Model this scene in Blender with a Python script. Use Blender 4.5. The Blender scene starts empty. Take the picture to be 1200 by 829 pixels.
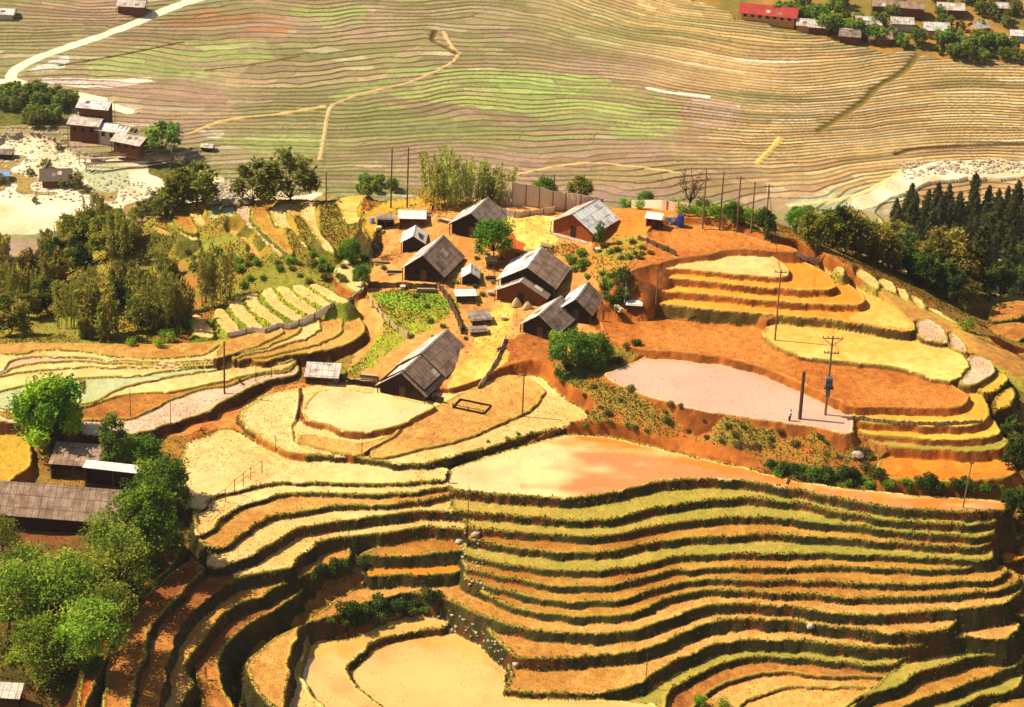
import bpy, math, random
import numpy as np
from math import radians as R, sin, cos, pi
RES = 1.0            # terrain resolution factor
rng = np.random.default_rng(7); random.seed(7)
scene = bpy.context.scene; COL = scene.collection

# ------------------------------------------------------------------ camera
CZ = 170.0; FPX = 3200.0; PIT = R(25); ROLL = R(2.5); W0, H0 = 1200, 829
fwd = np.array([0, cos(PIT), -sin(PIT)]); up0 = np.array([0, sin(PIT), cos(PIT)]); rt0 = np.array([1.0, 0, 0])
upv = up0*cos(ROLL) - rt0*sin(ROLL); rtv = rt0*cos(ROLL) + up0*sin(ROLL)
cam = bpy.data.cameras.new('camera'); co = bpy.data.objects.new('camera', cam); COL.objects.link(co)
from mathutils import Matrix, Vector
m = Matrix(((rtv[0], upv[0], -fwd[0], 0), (rtv[1], upv[1], -fwd[1], 0), (rtv[2], upv[2], -fwd[2], CZ), (0, 0, 0, 1)))
co.matrix_world = m; cam.lens = FPX/W0*36; cam.sensor_width = 36; cam.clip_end = 9000; cam.clip_start = 1
scene.camera = co

def ray(px, py):
    d = fwd + rtv*((px-W0/2)/FPX) + upv*(-(py-H0/2)/FPX)
    return d
def P(px, py, z):                      # the point of the plane z that is seen at a pixel
    d = ray(px, py); t = (z-CZ)/d[2]
    return (d[0]*t, d[1]*t, z)
def proj(x, y, z):
    v0 = x; v1 = y; v2 = z-CZ
    f = v1*fwd[1] + v2*fwd[2]
    a = v0*rtv[0]+v1*rtv[1]+v2*rtv[2]; b = v0*upv[0]+v1*upv[1]+v2*upv[2]
    return W0/2+FPX*a/f, H0/2-FPX*b/f

# ------------------------------------------------------------------ noise
def vnoise(x, y, s, seed=0):
    x = x/s; y = y/s
    xi = np.floor(x).astype(np.int64); yi = np.floor(y).astype(np.int64); fx = x-xi; fy = y-yi
    fx = fx*fx*(3-2*fx); fy = fy*fy*(3-2*fy)
    def h(i, j):
        n = (i*374761393 + j*668265263 + seed*1442695041) & 0x7fffffff
        n = ((n ^ (n >> 13))*1274126177) & 0x7fffffff
        n = n ^ (n >> 16)
        return (n & 0xffff)/32767.5 - 1
    return (h(xi, yi)*(1-fx)+h(xi+1, yi)*fx)*(1-fy) + (h(xi, yi+1)*(1-fx)+h(xi+1, yi+1)*fx)*fy
def hash1(i, seed=0):
    i = np.asarray(i).astype(np.int64)
    n = (i*374761393 + seed*668265263 + 12345) & 0x7fffffff
    n = ((n ^ (n >> 13))*1274126177) & 0x7fffffff
    n = n ^ (n >> 16)
    return (n & 0xffff)/65535.0
def lin(c):
    c = np.asarray(c, float)/255
    return np.where(c <= .04045, c/12.92, ((c+.055)/1.055)**2.4)

# ------------------------------------------------------------------ base surfaces
def basehit(px, py):
    d = ray(px, py); yy = np.arange(290, 560, .25); t = yy/d[1]; zr = CZ+d[2]*t; zz = HILL(d[0]*t, yy); k = int(np.argmax(zr <= zz)); return float(zz[k])
class TPS:
    def __init__(s, pts):
        p = np.array(pts, float); s.c = p[:, :2]/100; n = len(p)
        K = s.k(s.c, s.c) + np.eye(n)*2e-5
        A = np.zeros((n+3, n+3)); A[:n, :n] = K; A[:n, n] = 1; A[:n, n+1:] = s.c; A[n, :n] = 1; A[n+1:, :n] = s.c.T
        s.w = np.linalg.solve(A, np.concatenate([p[:, 2], np.zeros(3)]))
    def k(s, a, b):
        r2 = ((a[:, None, :]-b[None, :, :])**2).sum(-1)
        return .5*r2*np.log(r2+1e-9)
    def __call__(s, x, y):
        sh = np.shape(x); q = np.stack([np.ravel(x), np.ravel(y)], 1)/100; out = np.empty(len(q))
        for i in range(0, len(q), 20000):
            b = q[i:i+20000]; out[i:i+20000] = s.k(b, s.c)@s.w[:len(s.c)] + s.w[len(s.c)] + b@s.w[len(s.c)+1:]
        return out.reshape(sh)
hill_img = [(560,330,-2),(500,300,-1.2),(600,240,2.2),(650,245,2.4),(700,280,1.6),(660,310,0.2),(620,380,-3.6),(560,400,-4.4),(500,460,-6),(600,430,-5.2),
 (660,440,-4.6),(700,400,-3),(720,350,-1.2),(722,312,2.2),(733,338,.4),(733,325,1.3),(740,300,3.0),(700,300,1.7),(690,385,-2.9),(745,280,3.4),(440,330,-3.2),(430,380,-5.6),(400,430,-6.3),(450,250,0),(400,240,-1.5),(480,360,-3.2),(750,255,3.6),(800,250,4.3),
 (860,268,4.5),(930,298,3.2),(975,312,2.4),(1000,328,1.6),(1035,348,.2),(1075,365,-.9),(1010,352,.7),(1100,380,-1.2),(1150,410,-2),(1199,440,-4),(1199,520,-8),(1195,600,-11),(1199,700,-18.5),(1199,829,-26),
 (840,400,-2.2),(900,345,.5),(850,500,-4.6),(760,490,-5.2),(960,520,-5),(1000,540,-6.5),(900,535,-7),(800,520,-7.2),(1150,570,-8),(1185,560,-8),
 (200,400,-7.2),(100,405,-7),(0,410,-7),(225,368,-8.5),(200,340,-9.5),(150,350,-12),(80,350,-15),(0,350,-17),(250,325,-6),(190,300,-9),(140,290,-14),(110,270,-20),
 (50,300,-25),(0,300,-28),(185,252,-5.5),(250,240,-3),(330,236,-2.3),(300,300,-3.8),(360,320,-3.9),(420,260,-1.5),(410,300,-3.2),
 (1050,328,-5),(1100,350,-9),(1150,372,-13),(1199,352,-17),(1199,400,-11),(1010,300,-8),
 (300,480,-8),(400,520,-8),(600,540,-9),(700,560,-9.5),(300,620,-10.5),(500,640,-13),(700,680,-15.5),(900,700,-15.5),(1050,640,-13),(1100,775,-22),(800,800,-22),(500,760,-20.5),(350,760,-18.5),
 (250,760,-15.5),(180,760,-12.5),(120,700,-11.5),(60,620,-10.2),(20,540,-9),(0,500,-8),(40,780,-15),(0,829,-17),(120,829,-16),(220,690,-12),(160,560,-9),(60,530,-8.6),(150,500,-7.6),(60,460,-7),(200,480,-7),(300,829,-21),(600,829,-22.5),(1000,829,-24.5),(1100,829,-26)]
hill_pts = [P(*p) for p in hill_img]
for x, d in ((-120,-30),(-90,-16),(-60,-6),(-30,0),(0,0),(30,0),(60,-4),(90,-22),(120,-35)):
    hill_pts += [(x,446,-16+d*.7),(x,480,-44+d*.7),(x,540,-95),(x,620,-150),(x,720,-240)]
for x in (-120,-60,0,60,120): hill_pts += [(x,285,-29),(x,262,-38),(x,225,-55),(x,150,-80)]
for y in (330,380): hill_pts += [(-140,y,-24),(-190,y,-44),(130,y,-24),(190,y,-44)]
HILL = TPS(hill_pts)
val_img = [(x, y, z) for y, zl, zr in ((250,-113,-113.5),(200,-110.3,-110.6),(150,-107.4,-106.8),(100,-104.5,-103),(50,-101.5,-98.3),(0,-98,-92.5)) for x, k_ in ((-60,0),(120,.0),(300,.05),(470,.1),(1060,1),(1260,1)) for z in (zl*(1-k_)+zr*k_,)]
val_img += [(600,180,-108.5),(600,120,-105.2),(560,60,-101.5),(650,42,-99.6),(760,5,-95),(640,5,-97.3),(800,70,-100),(930,95,-101.3),(800,120,-104),(950,150,-106),(850,190,-109),(800,30,-97),(900,40,-97.3),(700,90,-102.8)]
val_pts = [P(*p) for p in val_img] + [(x,y,z) for x in (-300,-100,100,300) for y,z in ((640,-112),(560,-118),(980,-82),(1100,-55),(1300,10))]
VAL = TPS(val_pts)

# ------------------------------------------------------------------ grid: rows in depth, columns fan out with distance
NU = int(1200*RES)
us = np.linspace(-.232, .232, NU)
ys = np.concatenate([np.arange(266, 380, .135/RES), np.arange(380, 432, .2/RES), np.arange(432, 600, 1.2), np.arange(600, 640, .6), np.arange(640, 880, .28/RES)])
NY = len(ys)
Y = np.repeat(ys[:, None], NU, 1); X = Y*us[None, :]
def coarse(fn, st=10):
    ui = np.unique(np.append(np.arange(0, NU, st), NU-1)); yi = np.unique(np.append(np.arange(0, NY, st), NY-1))
    c = fn(X[np.ix_(yi, ui)], Y[np.ix_(yi, ui)])
    tmp = np.empty((len(yi), NU))
    for r in range(len(yi)): tmp[r] = np.interp(np.arange(NU), ui, c[r])
    out = np.empty((NY, NU)); k = np.searchsorted(yi, np.arange(NY), 'right')-1; k = np.clip(k, 0, len(yi)-2)
    f = ((np.arange(NY)-yi[k])/(yi[k+1]-yi[k]))[:, None]
    return tmp[k]*(1-f)+tmp[k+1]*f
ZH = coarse(HILL); ZV = coarse(VAL)
ZV = np.where(Y < 620, np.minimum(ZV, -112), ZV)
onhill = (ZH > ZV) & (Y < 620)
n1 = vnoise(X, Y, 2.6, 1); n2 = vnoise(X, Y, .8, 2); n3 = vnoise(X, Y, 9, 3); n4 = vnoise(X, Y, 35, 4)
Z = np.where(onhill, ZH + n3*.5 + n1*.18 + n2*.07, ZV)
C = np.zeros((NY, NU, 3)); WET = np.zeros((NY, NU)); RIS = np.zeros((NY, NU))    # colour, wetness, riser mask
TREAD = np.zeros((NY, NU))

def smooth(pts, n=2, closed=True):
    p = np.array(pts, float)
    for _ in range(n):
        q = np.roll(p, -1, 0) if closed else p[1:]
        a = p if closed else p[:-1]
        s = np.empty((len(a)*2, 2)); s[0::2] = a*.75+q*.25; s[1::2] = a*.25+q*.75
        p = s if closed else np.concatenate([p[:1], s, p[-1:]])
    return p
def window(xmin, xmax, ymin, ymax):
    r0, r1 = np.searchsorted(ys, [ymin, ymax])
    if r1 <= r0: return None
    ya, yb = ys[r0], ys[min(r1, NY-1)]
    umin = min(xmin/ya, xmin/yb); umax = max(xmax/ya, xmax/yb)
    c0, c1 = np.searchsorted(us, [umin, umax])
    if c1 <= c0: return None
    return r0, r1, c0, c1
def sdf(poly, m, closed=True):
    """signed distance (negative inside) on the window round a polygon"""
    w = window(poly[:, 0].min()-m, poly[:, 0].max()+m, poly[:, 1].min()-m, poly[:, 1].max()+m)
    if w is None: return None
    r0, r1, c0, c1 = w
    D = np.full((r1-r0, c1-c0), m*1.0)
    par = np.zeros((r1-r0, c1-c0), bool)
    nxt = np.roll(poly, -1, 0)
    N = len(poly) if closed else len(poly)-1
    for i in range(N):
        ax, ay = poly[i]; bx, by = nxt[i]
        s = window(min(ax, bx)-m, max(ax, bx)+m, min(ay, by)-m, max(ay, by)+m)
        if s is not None:
            a0, a1, b0, b1 = max(s[0], r0), min(s[1], r1), max(s[2], c0), min(s[3], c1)
            if a1 > a0 and b1 > b0:
                xs = X[a0:a1, b0:b1]; yy = Y[a0:a1, b0:b1]
                dx, dy = bx-ax, by-ay; L = dx*dx+dy*dy+1e-9
                t = np.clip(((xs-ax)*dx+(yy-ay)*dy)/L, 0, 1)
                d = np.hypot(xs-ax-t*dx, yy-ay-t*dy)
                sub = D[a0-r0:a1-r0, b0-c0:b1-c0]; np.minimum(sub, d, out=sub)
        if closed and ay != by:
            lo, hi = (ay, by) if ay < by else (by, ay)
            q0, q1 = np.searchsorted(ys, [lo, hi]); q0 = max(q0, r0); q1 = min(q1, r1)
            if q1 > q0:
                yy = ys[q0:q1]; xc = ax+(yy-ay)*(bx-ax)/(by-ay)
                par[q0-r0:q1-r0] ^= (X[q0:q1, c0:c1] < xc[:, None])
    return w, np.where(par, -D, D)

GRASS = lin((62, 56, 22)); RIM = lin((152, 134, 48)); SOIL = lin((156, 86, 30)); DARKSOIL = lin((92, 52, 24))
KIND = {  # base colour, second colour, wet
 'pale':  (lin((222,184,118)), lin((214,164,88)), .75, 'mud'),
 'mud':   (lin((206,156,80)), lin((176,118,46)), .35, 'rough'),
 'gold':  (lin((190,140,60)), lin((158,96,32)), .0, 'stub'),
 'green': (lin((150,140,54)), lin((176,150,66)), .15, 'stub'),
 'ylw': (lin((216,166,62)), lin((200,142,48)), .0, 'mud'),
 'amber': (lin((226,156,52)), lin((214,128,36)), .1, 'mud'),
 'cream': (lin((224,186,104)), lin((214,156,66)), .1, 'mud'),
 'orange':(lin((216,132,36)), lin((204,108,24)), .3, 'mud'),
 'brown': (lin((170,94,32)), lin((196,124,52)), .0, 'rough'),
 'dry':   (lin((182,120,52)), lin((132,74,30)), .0, 'rough'),
 'straw': (lin((208,168,62)), lin((188,142,44)), .0, 'stub'),
 'soil':  (lin((176,88,30)), lin((146,70,24)), .0, 'rough'),
 'greenw':(lin((176,176,128)), lin((160,160,96)), .5, 'mud'),
 'lilac': (lin((206,172,140)), lin((190,150,112)), .7, 'mud'),
}
waters = []
def field(pix, h, kind='pale', riser=GRASS, k=2.4, rim=True, water=False, sm=2, m=6.0, bund=.16, cut=SOIL, rimc=RIM, ns=.26):
    poly = smooth([P(a, b, h)[:2] for a, b in pix], sm)
    res = sdf(poly, m)
    if res is None: return
    (r0, r1, c0, c1), D = res
    sl = (slice(r0, r1), slice(c0, c1))
    D = D + n1[sl]*ns + n2[sl]*ns*.5
    z = Z[sl]; ok = onhill[sl] | (D < 0)
    a, b, wet, typ = KIND[kind]
    ins = D <= 0
    lo = h - k*np.maximum(D, 0)*np.clip(1+.3*n3[sl]+.3*n1[sl], .5, 2) ; hi = h + k*1.3*np.maximum(D, 0)
    out = ~ins & (D < m-.3)
    raised = out & (lo > z); lowered = out & (hi < z)
    rb = np.exp(-((D+.22)/.2)**2)*bund if rim else 0
    rough = {'mud': .015, 'rough': .07, 'stub': .05}[typ]
    z_new = np.where(ins, h + rb + n2[sl]*rough, np.where(raised, lo + rb, np.where(lowered, hi, z)))
    Z[sl] = z_new
    c = C[sl]
    t = np.clip(.5+.5*n3[sl]+.35*n1[sl]+.3*n2[sl]+.45*n4[sl], 0, 1)[..., None]
    fc = a*(1-t)+b*t
    back = np.clip((n4[sl]+n3[sl]*.5), 0, 1)[..., None]
    c[ins] = fc[ins]
    if rim:
        e = ins & (D > -.34) & (n2[sl]+n1[sl] > -.7); c[e] = (rimc*(1+.25*n2[sl][..., None]))[e]
    tt = np.clip(.5+.7*n1[sl]+.4*n2[sl], 0, 1)[..., None]
    rc = riser*(.55+.8*tt)
    rc2 = rc if riser is not GRASS else np.where((n3[sl]+.8*n2[sl]+.5*n1[sl] > .42)[..., None], DARKSOIL, rc)
    c[raised] = rc2[raised]
    cc = cut*(.7+.6*tt); c[lowered] = cc[lowered]
    C[sl] = c
    w = WET[sl]; w[ins] = wet*np.where((D < -.4), 1, .2)[ins]*(1 if wet > .6 else np.clip(.5+n3[sl]+.5*n1[sl], 0, 1)[ins]); w[raised | lowered] = 0; WET[sl] = w
    g = RIS[sl]; g[ins] = 0; g[ins & (D > -.3)] = .4 if rim and riser is GRASS else 0
    g[raised] = 1.0 if riser is GRASS else (.6 if riser[1] > riser[0]*.7 else .12); g[lowered] = .2; RIS[sl] = g
    q = TREAD[sl]; q[ins] = {'mud': 0, 'rough': 1, 'stub': 2}[typ]; q[raised | lowered] = 0; q[ins & (D > -.4)] = 0; TREAD[sl] = q
    if water: waters.append((r0, c0, D < -.3, h, kind))
def stack(h, seq):
    """lips from the top of a flight down: (drop from the one above, lip curve, kind, extra args)"""
    prev = None; todo = []
    for dh, lip, kind, kw in seq:
        h -= dh
        back = kw.pop('back', None)
        if back is None: back = prev
        todo.append((lip + list(reversed(back)), h, kind, kw)); prev = lip
    return todo
def Zm(ox, oy, pts, s=5.92): return [(ox+a/s, oy+b/s) for a, b in pts]
FIELDS = []
def F(pix, h, kind='pale', **kw): FIELDS.append((pix, h, kind, kw))
# ------------------------------------------------------------------ the terraces, lip by lip
A_, B_, C_, D_ = (500,550), (700,550), (880,550), (1000,550)
E_, F_, G_, H_ = (500,689), (700,689), (880,689), (1000,689)
def J(*segs):
    out = []
    for o, pts in segs:
        for p in Zm(o[0], o[1], pts):
            if not out or p[0] > out[-1][0]+3 or o is None or abs(p[1]-out[-1][1]) > 4: out.append(p)
    return out
R0 = J((A_,[(150,80),(150,130),(215,155),(400,172),(620,186),(900,200),(1050,200)]),(B_,[(0,185),(200,145),(400,95),(620,72),(790,63),(1000,78)]),(C_,[(0,92),(210,120),(400,160),(640,210)]),(D_,[(0,225),(200,258),(400,283),(600,295),(800,300),(1000,292),(1085,275),(1092,240)]))
R1 = J((A_,[(150,250),(210,298),(400,312),(600,322),(800,338),(1000,355)]),(B_,[(0,353),(100,348),(200,325),(330,292),(480,258),(650,228),(850,208),(1000,205)]),(C_,[(0,205),(150,212),(240,222),(400,250),(560,290)]),(D_,[(0,315),(200,345),(400,372),(600,385),(850,388),(1000,378),(1010,340)]))
R2 = J((A_,[(290,400),(340,425),(560,432),(760,448),(1000,470)]),(B_,[(0,468),(150,455),(330,420),(520,380),(700,350),(900,337)]),(C_,[(0,330),(250,340),(430,360),(640,385)]),(D_,[(0,395),(200,418),(400,448),(600,462),(800,470),(960,468),(1000,440)]))
R3 = J((A_,[(300,480),(340,505),(500,525),(700,560),(900,580)]),(B_,[(0,582),(150,565),(330,525),(520,490),(750,475),(1000,462)]),(C_,[(0,455),(300,458),(500,470)]),(D_,[(0,490),(200,505),(400,525),(600,538),(800,543),(930,540),(985,500)]))
R4 = J((A_,[(250,570),(290,600),(450,640),(600,672),(800,700),(1000,712)]),(B_,[(0,705),(180,690),(350,655),(520,615),(700,595),(900,590)]),(C_,[(0,590),(300,585),(600,585)]),(D_,[(0,590),(200,600),(400,608),(600,620),(800,632),(960,628),(985,590)]))
R5 = J((A_,[(250,680),(290,702),(400,720),(600,765),(800,800),(1000,818)]),(B_,[(0,818),(150,800),(330,755),(500,710),(700,690),(900,682)]),(C_,[(0,688),(300,682),(600,680)]),(D_,[(0,680),(200,685),(400,698),(600,700),(800,690),(900,655)]))
R6 = J((A_,[(245,750),(290,775),(400,800)]),(E_,[(480,12),(600,30),(750,70),(900,98)]),(F_,[(0,102),(150,92),(300,45)]),(B_,[(450,825),(600,785),(750,768),(900,768)]),(C_,[(0,780),(300,775),(600,788)]),(D_,[(0,795),(200,800),(400,805),(600,795),(800,775),(1000,770),(1060,720),(1085,680)]))
R7 = J((E_,[(400,40),(500,100),(650,150),(850,185),(1000,198)]),(F_,[(0,200),(120,200),(250,180),(400,110),(550,60),(700,25),(870,15),(1000,20)]),(G_,[(0,30),(300,42),(600,60)]),(H_,[(0,75),(300,70),(600,60),(800,40),(960,20),(1090,0),(1184,-50)]))
L7 = [(335,850),(320,829),(310,821),(300,806),(288,787),(287,779),(300,765),(310,755),(330,743),(350,733),(368,729),(385,725),(401,719),(410,713),(435,704),(460,697),(482,693),(500,699),(522,701),(540,709),(549,716)]
R8 = L7 + J((E_,[(360,185),(500,240),(650,285),(800,305),(1000,312)]),(F_,[(0,320),(130,318),(280,300),(400,250),(550,190),(700,140),(870,115)]),(G_,[(0,115),(300,130),(500,165),(700,188)]),(H_,[(0,185),(250,190),(450,180),(650,155),(740,148),(1000,128),(1100,80),(1184,25)]))
R9 = J((E_,[(400,270),(460,340),(540,400),(600,470),(640,490),(760,505),(900,500),(1000,485)]),(F_,[(0,470),(180,455),(380,415),(520,360),(640,295),(760,245),(900,225)]),(G_,[(0,218),(300,225),(550,265)]),(H_,[(0,285),(230,310),(400,325),(500,318),(690,285),(720,200)]))
R10 = J((E_,[(600,560),(530,700),(560,715),(800,730)]),(F_,[(0,730),(150,710),(280,665),(420,590),(560,500),(720,430),(880,380),(1050,357)]),(G_,[(0,355),(300,360),(550,390)]),(H_,[(0,410),(300,422),(450,415),(560,375),(740,340),(850,335),(1080,365),(1110,300),(1184,235)]))
R11 = [(781,850)]+J((F_,[(480,829),(480,760),(540,690),(650,620),(800,550),(950,500),(1100,478)]),(G_,[(0,480),(300,480),(550,510)]),(H_,[(0,530),(300,548),(330,500)]))
R12 = [(810,850)]+J((F_,[(670,829),(700,780),(800,700),(950,640),(1100,600)]),(G_,[(0,600),(150,585),(350,595),(550,620)]),(H_,[(0,618),(200,620),(350,628),(380,590)]))
R13 = [(860,850)]+J((F_,[(990,829),(1040,780)]),(G_,[(0,775),(150,715),(330,690),(600,695)]),(H_,[(0,695),(150,705),(190,690)]))
S1 = [(960,870),(985,840)]+J((H_,[(0,800),(200,710),(360,660),(400,608),(520,570),(700,530),(780,480),(900,462),(1000,472),(1030,440),(1100,400),(1184,300)]))
S2 = [(1020,870),(1045,840)]+J((H_,[(420,790),(600,740),(800,660),(950,615),(1020,590),(1060,565),(1184,535)]))
S3 = [(1080,870)]+J((H_,[(700,829),(850,770),(1000,730),(1184,705)]))
h = -8.0
HT = {}
for n, d in (('R0',0),('R1',1.3),('R2',1.05),('R3',1.0),('R4',1.0),('R5',.85),('R6',.8),('R7',.8),('R8',.9),('R9',1.35),('R10',1.5),('R11',1.5),('R12',.85),('R13',.5),('S1',.2)):
    h -= d; HT[n] = h
backR = [(1180,587),(1133,585),(1067,581),(1000,574),(960,569),(923,561),(860,546),(800,533),(720,514),(690,511),(667,510),(633,517),(600,526),(567,537),(528,550)]
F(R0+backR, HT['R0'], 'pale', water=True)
F(R1+list(reversed(R0)), HT['R1'], 'green'); F(R2+list(reversed(R1)), HT['R2'], 'green'); F(R3+list(reversed(R2)), HT['R3'], 'gold')
F(R4+list(reversed(R3)), HT['R4'], 'green'); F(R5+list(reversed(R4)), HT['R5'], 'gold'); F(R6+list(reversed(R5)), HT['R6'], 'gold')
F(R7+list(reversed(R6)), HT['R7'], 'gold')
F(R8+[(1199,670),(1150,670),(1000,680),(850,670),(700,690),(560,680),(430,675),(400,700),(340,740)], HT['R8'], 'mud')
F(R9+list(reversed(R8[20:])), HT['R9'], 'mud'); F(R10+list(reversed(R9)), HT['R10'], 'mud')
F([(600,809),(640,815)]+R11[0:1]+R11[1:]+list(reversed(R10[3:])), HT['R11'], 'green')
F(R12+list(reversed(R11)), HT['R12'], 'dry', riser=DARKSOIL); F(R13+list(reversed(R12)), HT['R13'], 'mud', riser=DARKSOIL)
F([(960,870),(1000,820),(1060,795),(1063,780),(1010,790),(880,800),(840,870)], HT['S1']-.1, 'mud', riser=DARKSOIL)
F(S1+[(1199,735),(1150,740),(1080,755),(1040,790)], -20.6, 'green')
F(S2+[(1199,760),(1150,765),(1080,790),(1000,840)], -22.1, 'gold'); F(S3+[(1199,780),(1120,790),(1040,850)], -23.4, 'green')
F([(1110,870),(1140,835),(1175,822),(1215,815),(1215,850),(1180,880)], -24.6, 'gold')
F([(1170,640),(1199,632),(1210,610),(1185,612),(1170,622)], -12.8, 'orange'); F([(1172,662),(1199,655),(1215,640),(1172,640)], -14.2, 'orange')
F([(1188,607),(1215,602),(1215,585),(1192,590)], -10.3, 'dry')
F([(1180,690),(1199,684),(1215,670),(1200,665),(1178,672)], -16.2, 'orange'); F([(1185,722),(1215,722),(1215,700),(1190,700)], -17.8, 'dry')
# left flight
J9, J10 = (200,550), (360,550)
L0 = J((J9,[(150,250),(195,295),(280,205),(400,160),(600,115),(760,92),(900,90)]),(J10,[(0,95),(200,100),(400,108),(650,105),(800,88),(950,78),(975,60)]))
L1 = J((J9,[(170,455),(215,455),(300,420),(380,325),(500,245),(650,205),(850,170)]),(J10,[(0,165),(300,178),(500,180),(700,170),(850,145),(970,132)]))
L2 = J((J9,[(270,560),(400,535),(470,470),(590,385),(720,325),(900,298)]),(J10,[(0,292),(130,262),(400,250),(600,250),(800,225),(1000,190),(1080,172)]))
L3 = J((J9,[(250,680),(350,680),(450,640),(620,570),(740,500),(870,420)]),(J10,[(0,405),(200,370),(450,335),(700,305),(950,285),(1040,300)]))
L4 = [(185,860),(186,829),(186,814),(192,799),(192,784),(200,765),(200,750),(210,736),(225,713),(257,689),(268,681),(285,677),(311,671),(340,666),(352,655),(360,645),(374,636),(399,630),(428,628),(458,626),(487,619),(512,618),(542,621),(548,623)]
L5 = [(205,850),(211,829),(218,814),(231,801),(222,793),(218,782),(222,773),(235,757),(247,738),(260,721),(277,709),(300,702),(343,679),(360,675),(382,665),(402,658),(411,657)]
L6 = [(290,860),(271,824),(262,804),(255,784),(257,770),(264,757),(282,738),(300,729),(317,718),(334,707),(351,697),(356,690)]
F([(215,600)]+L0+[(526,548),(480,547),(440,543),(400,541),(350,538),(320,530),(290,512),(270,500),(235,512),(212,525),(205,560)], -7.8, 'pale')
F(L1+list(reversed(L0)), -8.25, 'pale'); F(L2+list(reversed(L1)), -8.8, 'mud'); F(L3+list(reversed(L2)), -9.5, 'pale')
F(L4+[(548,610),(500,600),(450,606),(400,613),(350,622),(310,640),(262,665),(240,668),(228,690),(190,715),(174,745),(170,780),(150,830),(150,860)], -10.8, 'pale')
F([(186,840),(187,829),(188,814),(194,799),(194,784),(202,765),(202,750),(212,736),(227,713),(258,690),(280,678),(262,668),(240,672),(228,690),(190,715),(174,745),(170,780),(150,830),(150,840)], -10.79, 'dry', rim=False, bund=0, m=1.0)
F(L5+[(415,640),(360,640),(330,665),(280,676),(240,690),(205,740),(195,790),(186,850)], -12.5, 'mud')
F([(415,652),(440,651),(460,652),(485,651),(505,651),(512,647),(545,647),(548,636),(500,630),(440,640)], -12.5, 'gold')
F([(428,675),(450,675),(480,674),(510,674),(539,673),(545,660),(500,655),(440,655)], -14.1, 'orange')
F(L6+[(375,672),(330,680),(290,700),(260,715),(240,745),(225,775),(230,800),(240,860)], -14.1, 'dry')
L8 = [(410,870),(383,829),(371,819),(359,806),(351,790),(352,780),(356,765),(364,746)]
L9 = [(480,860),(450,829),(428,812),(415,800),(408,785),(410,777),(425,763),(444,751),(469,743),(500,738),(527,737)]
F(L8+[(360,730),(320,750),(292,765),(282,790),(300,820),(330,860)], -17.5, 'pale', riser=RIM*.6)
F(L9+[(527,715),(480,722),(430,740),(400,752),(365,748),(345,790),(365,830),(400,870)], -18.5, 'pale', water=True)
F([(460,870),(400,790),(415,760),(470,735),(532,736),(560,752),(592,780),(594,800),(605,814),(640,820),(790,822),(790,870)], -19.4, 'pale', water=True)
# left edge flights in the shade of the grove
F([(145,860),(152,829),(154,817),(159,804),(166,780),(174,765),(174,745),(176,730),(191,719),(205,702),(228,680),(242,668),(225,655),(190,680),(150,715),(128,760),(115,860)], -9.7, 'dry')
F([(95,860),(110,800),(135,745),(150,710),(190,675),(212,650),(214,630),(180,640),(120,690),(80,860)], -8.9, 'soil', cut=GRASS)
# middle: ponds and dry fields below the village
F1L = [(277,490),(285,500),(298,511),(323,527),(349,535),(380,535),(407,535),(441,540),(475,545),(500,545),(526,537),(540,532),(567,527),(600,517),(633,507),(667,500),(687,499)]
F(F1L+[(692,485),(650,462),(640,440),(600,440),(560,455),(520,465),(470,455),(400,450),(350,452),(310,462),(290,474)], -7.0, 'pale', riser=GRASS)
F([(426,536),(456,537),(484,529),(509,524),(540,517),(580,500),(607,490),(633,473),(640,452),(600,436),(560,452),(520,470),(470,500)], -6.7, 'mud', riser=DARKSOIL, bund=.1)
F(Zm(340,440,[(90,300),(95,210),(150,140),(230,100),(400,110),(640,130),(850,180),(1050,215),(900,285),(780,345),(650,380),(500,400),(380,390),(250,350),(150,320)]), -6.2, 'pale', riser=SOIL, water=True)
F([(345,520),(352,507),(400,517),(430,520),(468,506),(462,512),(435,527),(425,535),(395,531)], -6.7, 'mud', riser=SOIL)
F([(277,490),(298,470),(322,459),(352,456),(353,470),(346,495),(343,515),(350,522),(385,533),(349,534),(323,526),(298,510)], -6.85, 'pale', riser=SOIL)
# upper left: wide flat paddies
G0 = [(-20,495),(30,495),(70,502),(120,512),(150,510),(180,504),(214,492),(241,486),(258,474),(278,464),(295,453),(315,446),(332,442),(352,440)]
F(G0+[(352,425),(300,430),(230,430),(100,425),(0,440),(-20,470)], -6.3, 'lilac', riser=DARKSOIL)
GG = [
 ([(-20,488),(60,492),(147,492),(169,485),(200,469),(217,464),(234,457),(261,453),(275,450),(298,440),(322,437),(350,433)], -6.05, 'dry'),
 ([(-20,484),(60,484),(101,478),(118,471),(143,464),(169,461),(200,460),(230,455),(262,447),(285,441),(320,435),(350,430)], -5.85, 'pale'),
 ([(-20,480),(60,478),(101,475),(118,469),(140,456),(169,448),(200,442),(262,431),(300,428),(350,426)], -5.65, 'greenw'),
 ([(-20,463),(0,459),(34,452),(85,445),(98,444),(144,441),(165,441),(200,434),(240,430),(293,427),(345,416)], -5.45, 'pale'),
 ([(-20,445),(0,441),(42,435),(68,431.5),(118,431),(200,431),(250,428),(290,424),(342,415)], -5.25, 'pale'),
 ([(-20,442),(0,439),(17,431),(51,425),(78,423),(101,424),(144,427),(200,428),(250,425),(280,420),(310,410),(340,400)], -5.05, 'lilac'),
 ([(-20,441),(0,436),(8,431),(11,424),(25,420),(51,418.5),(85,418.5),(110,421),(144,424),(200,425),(245,422),(270,417),(300,405),(320,392)], -4.85, 'pale'),
 ([(8,416),(35,414),(41,410),(78,410),(110,414),(152,420),(200,420),(240,416),(256,405),(272,396)], -4.65, 'mud')]
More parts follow.
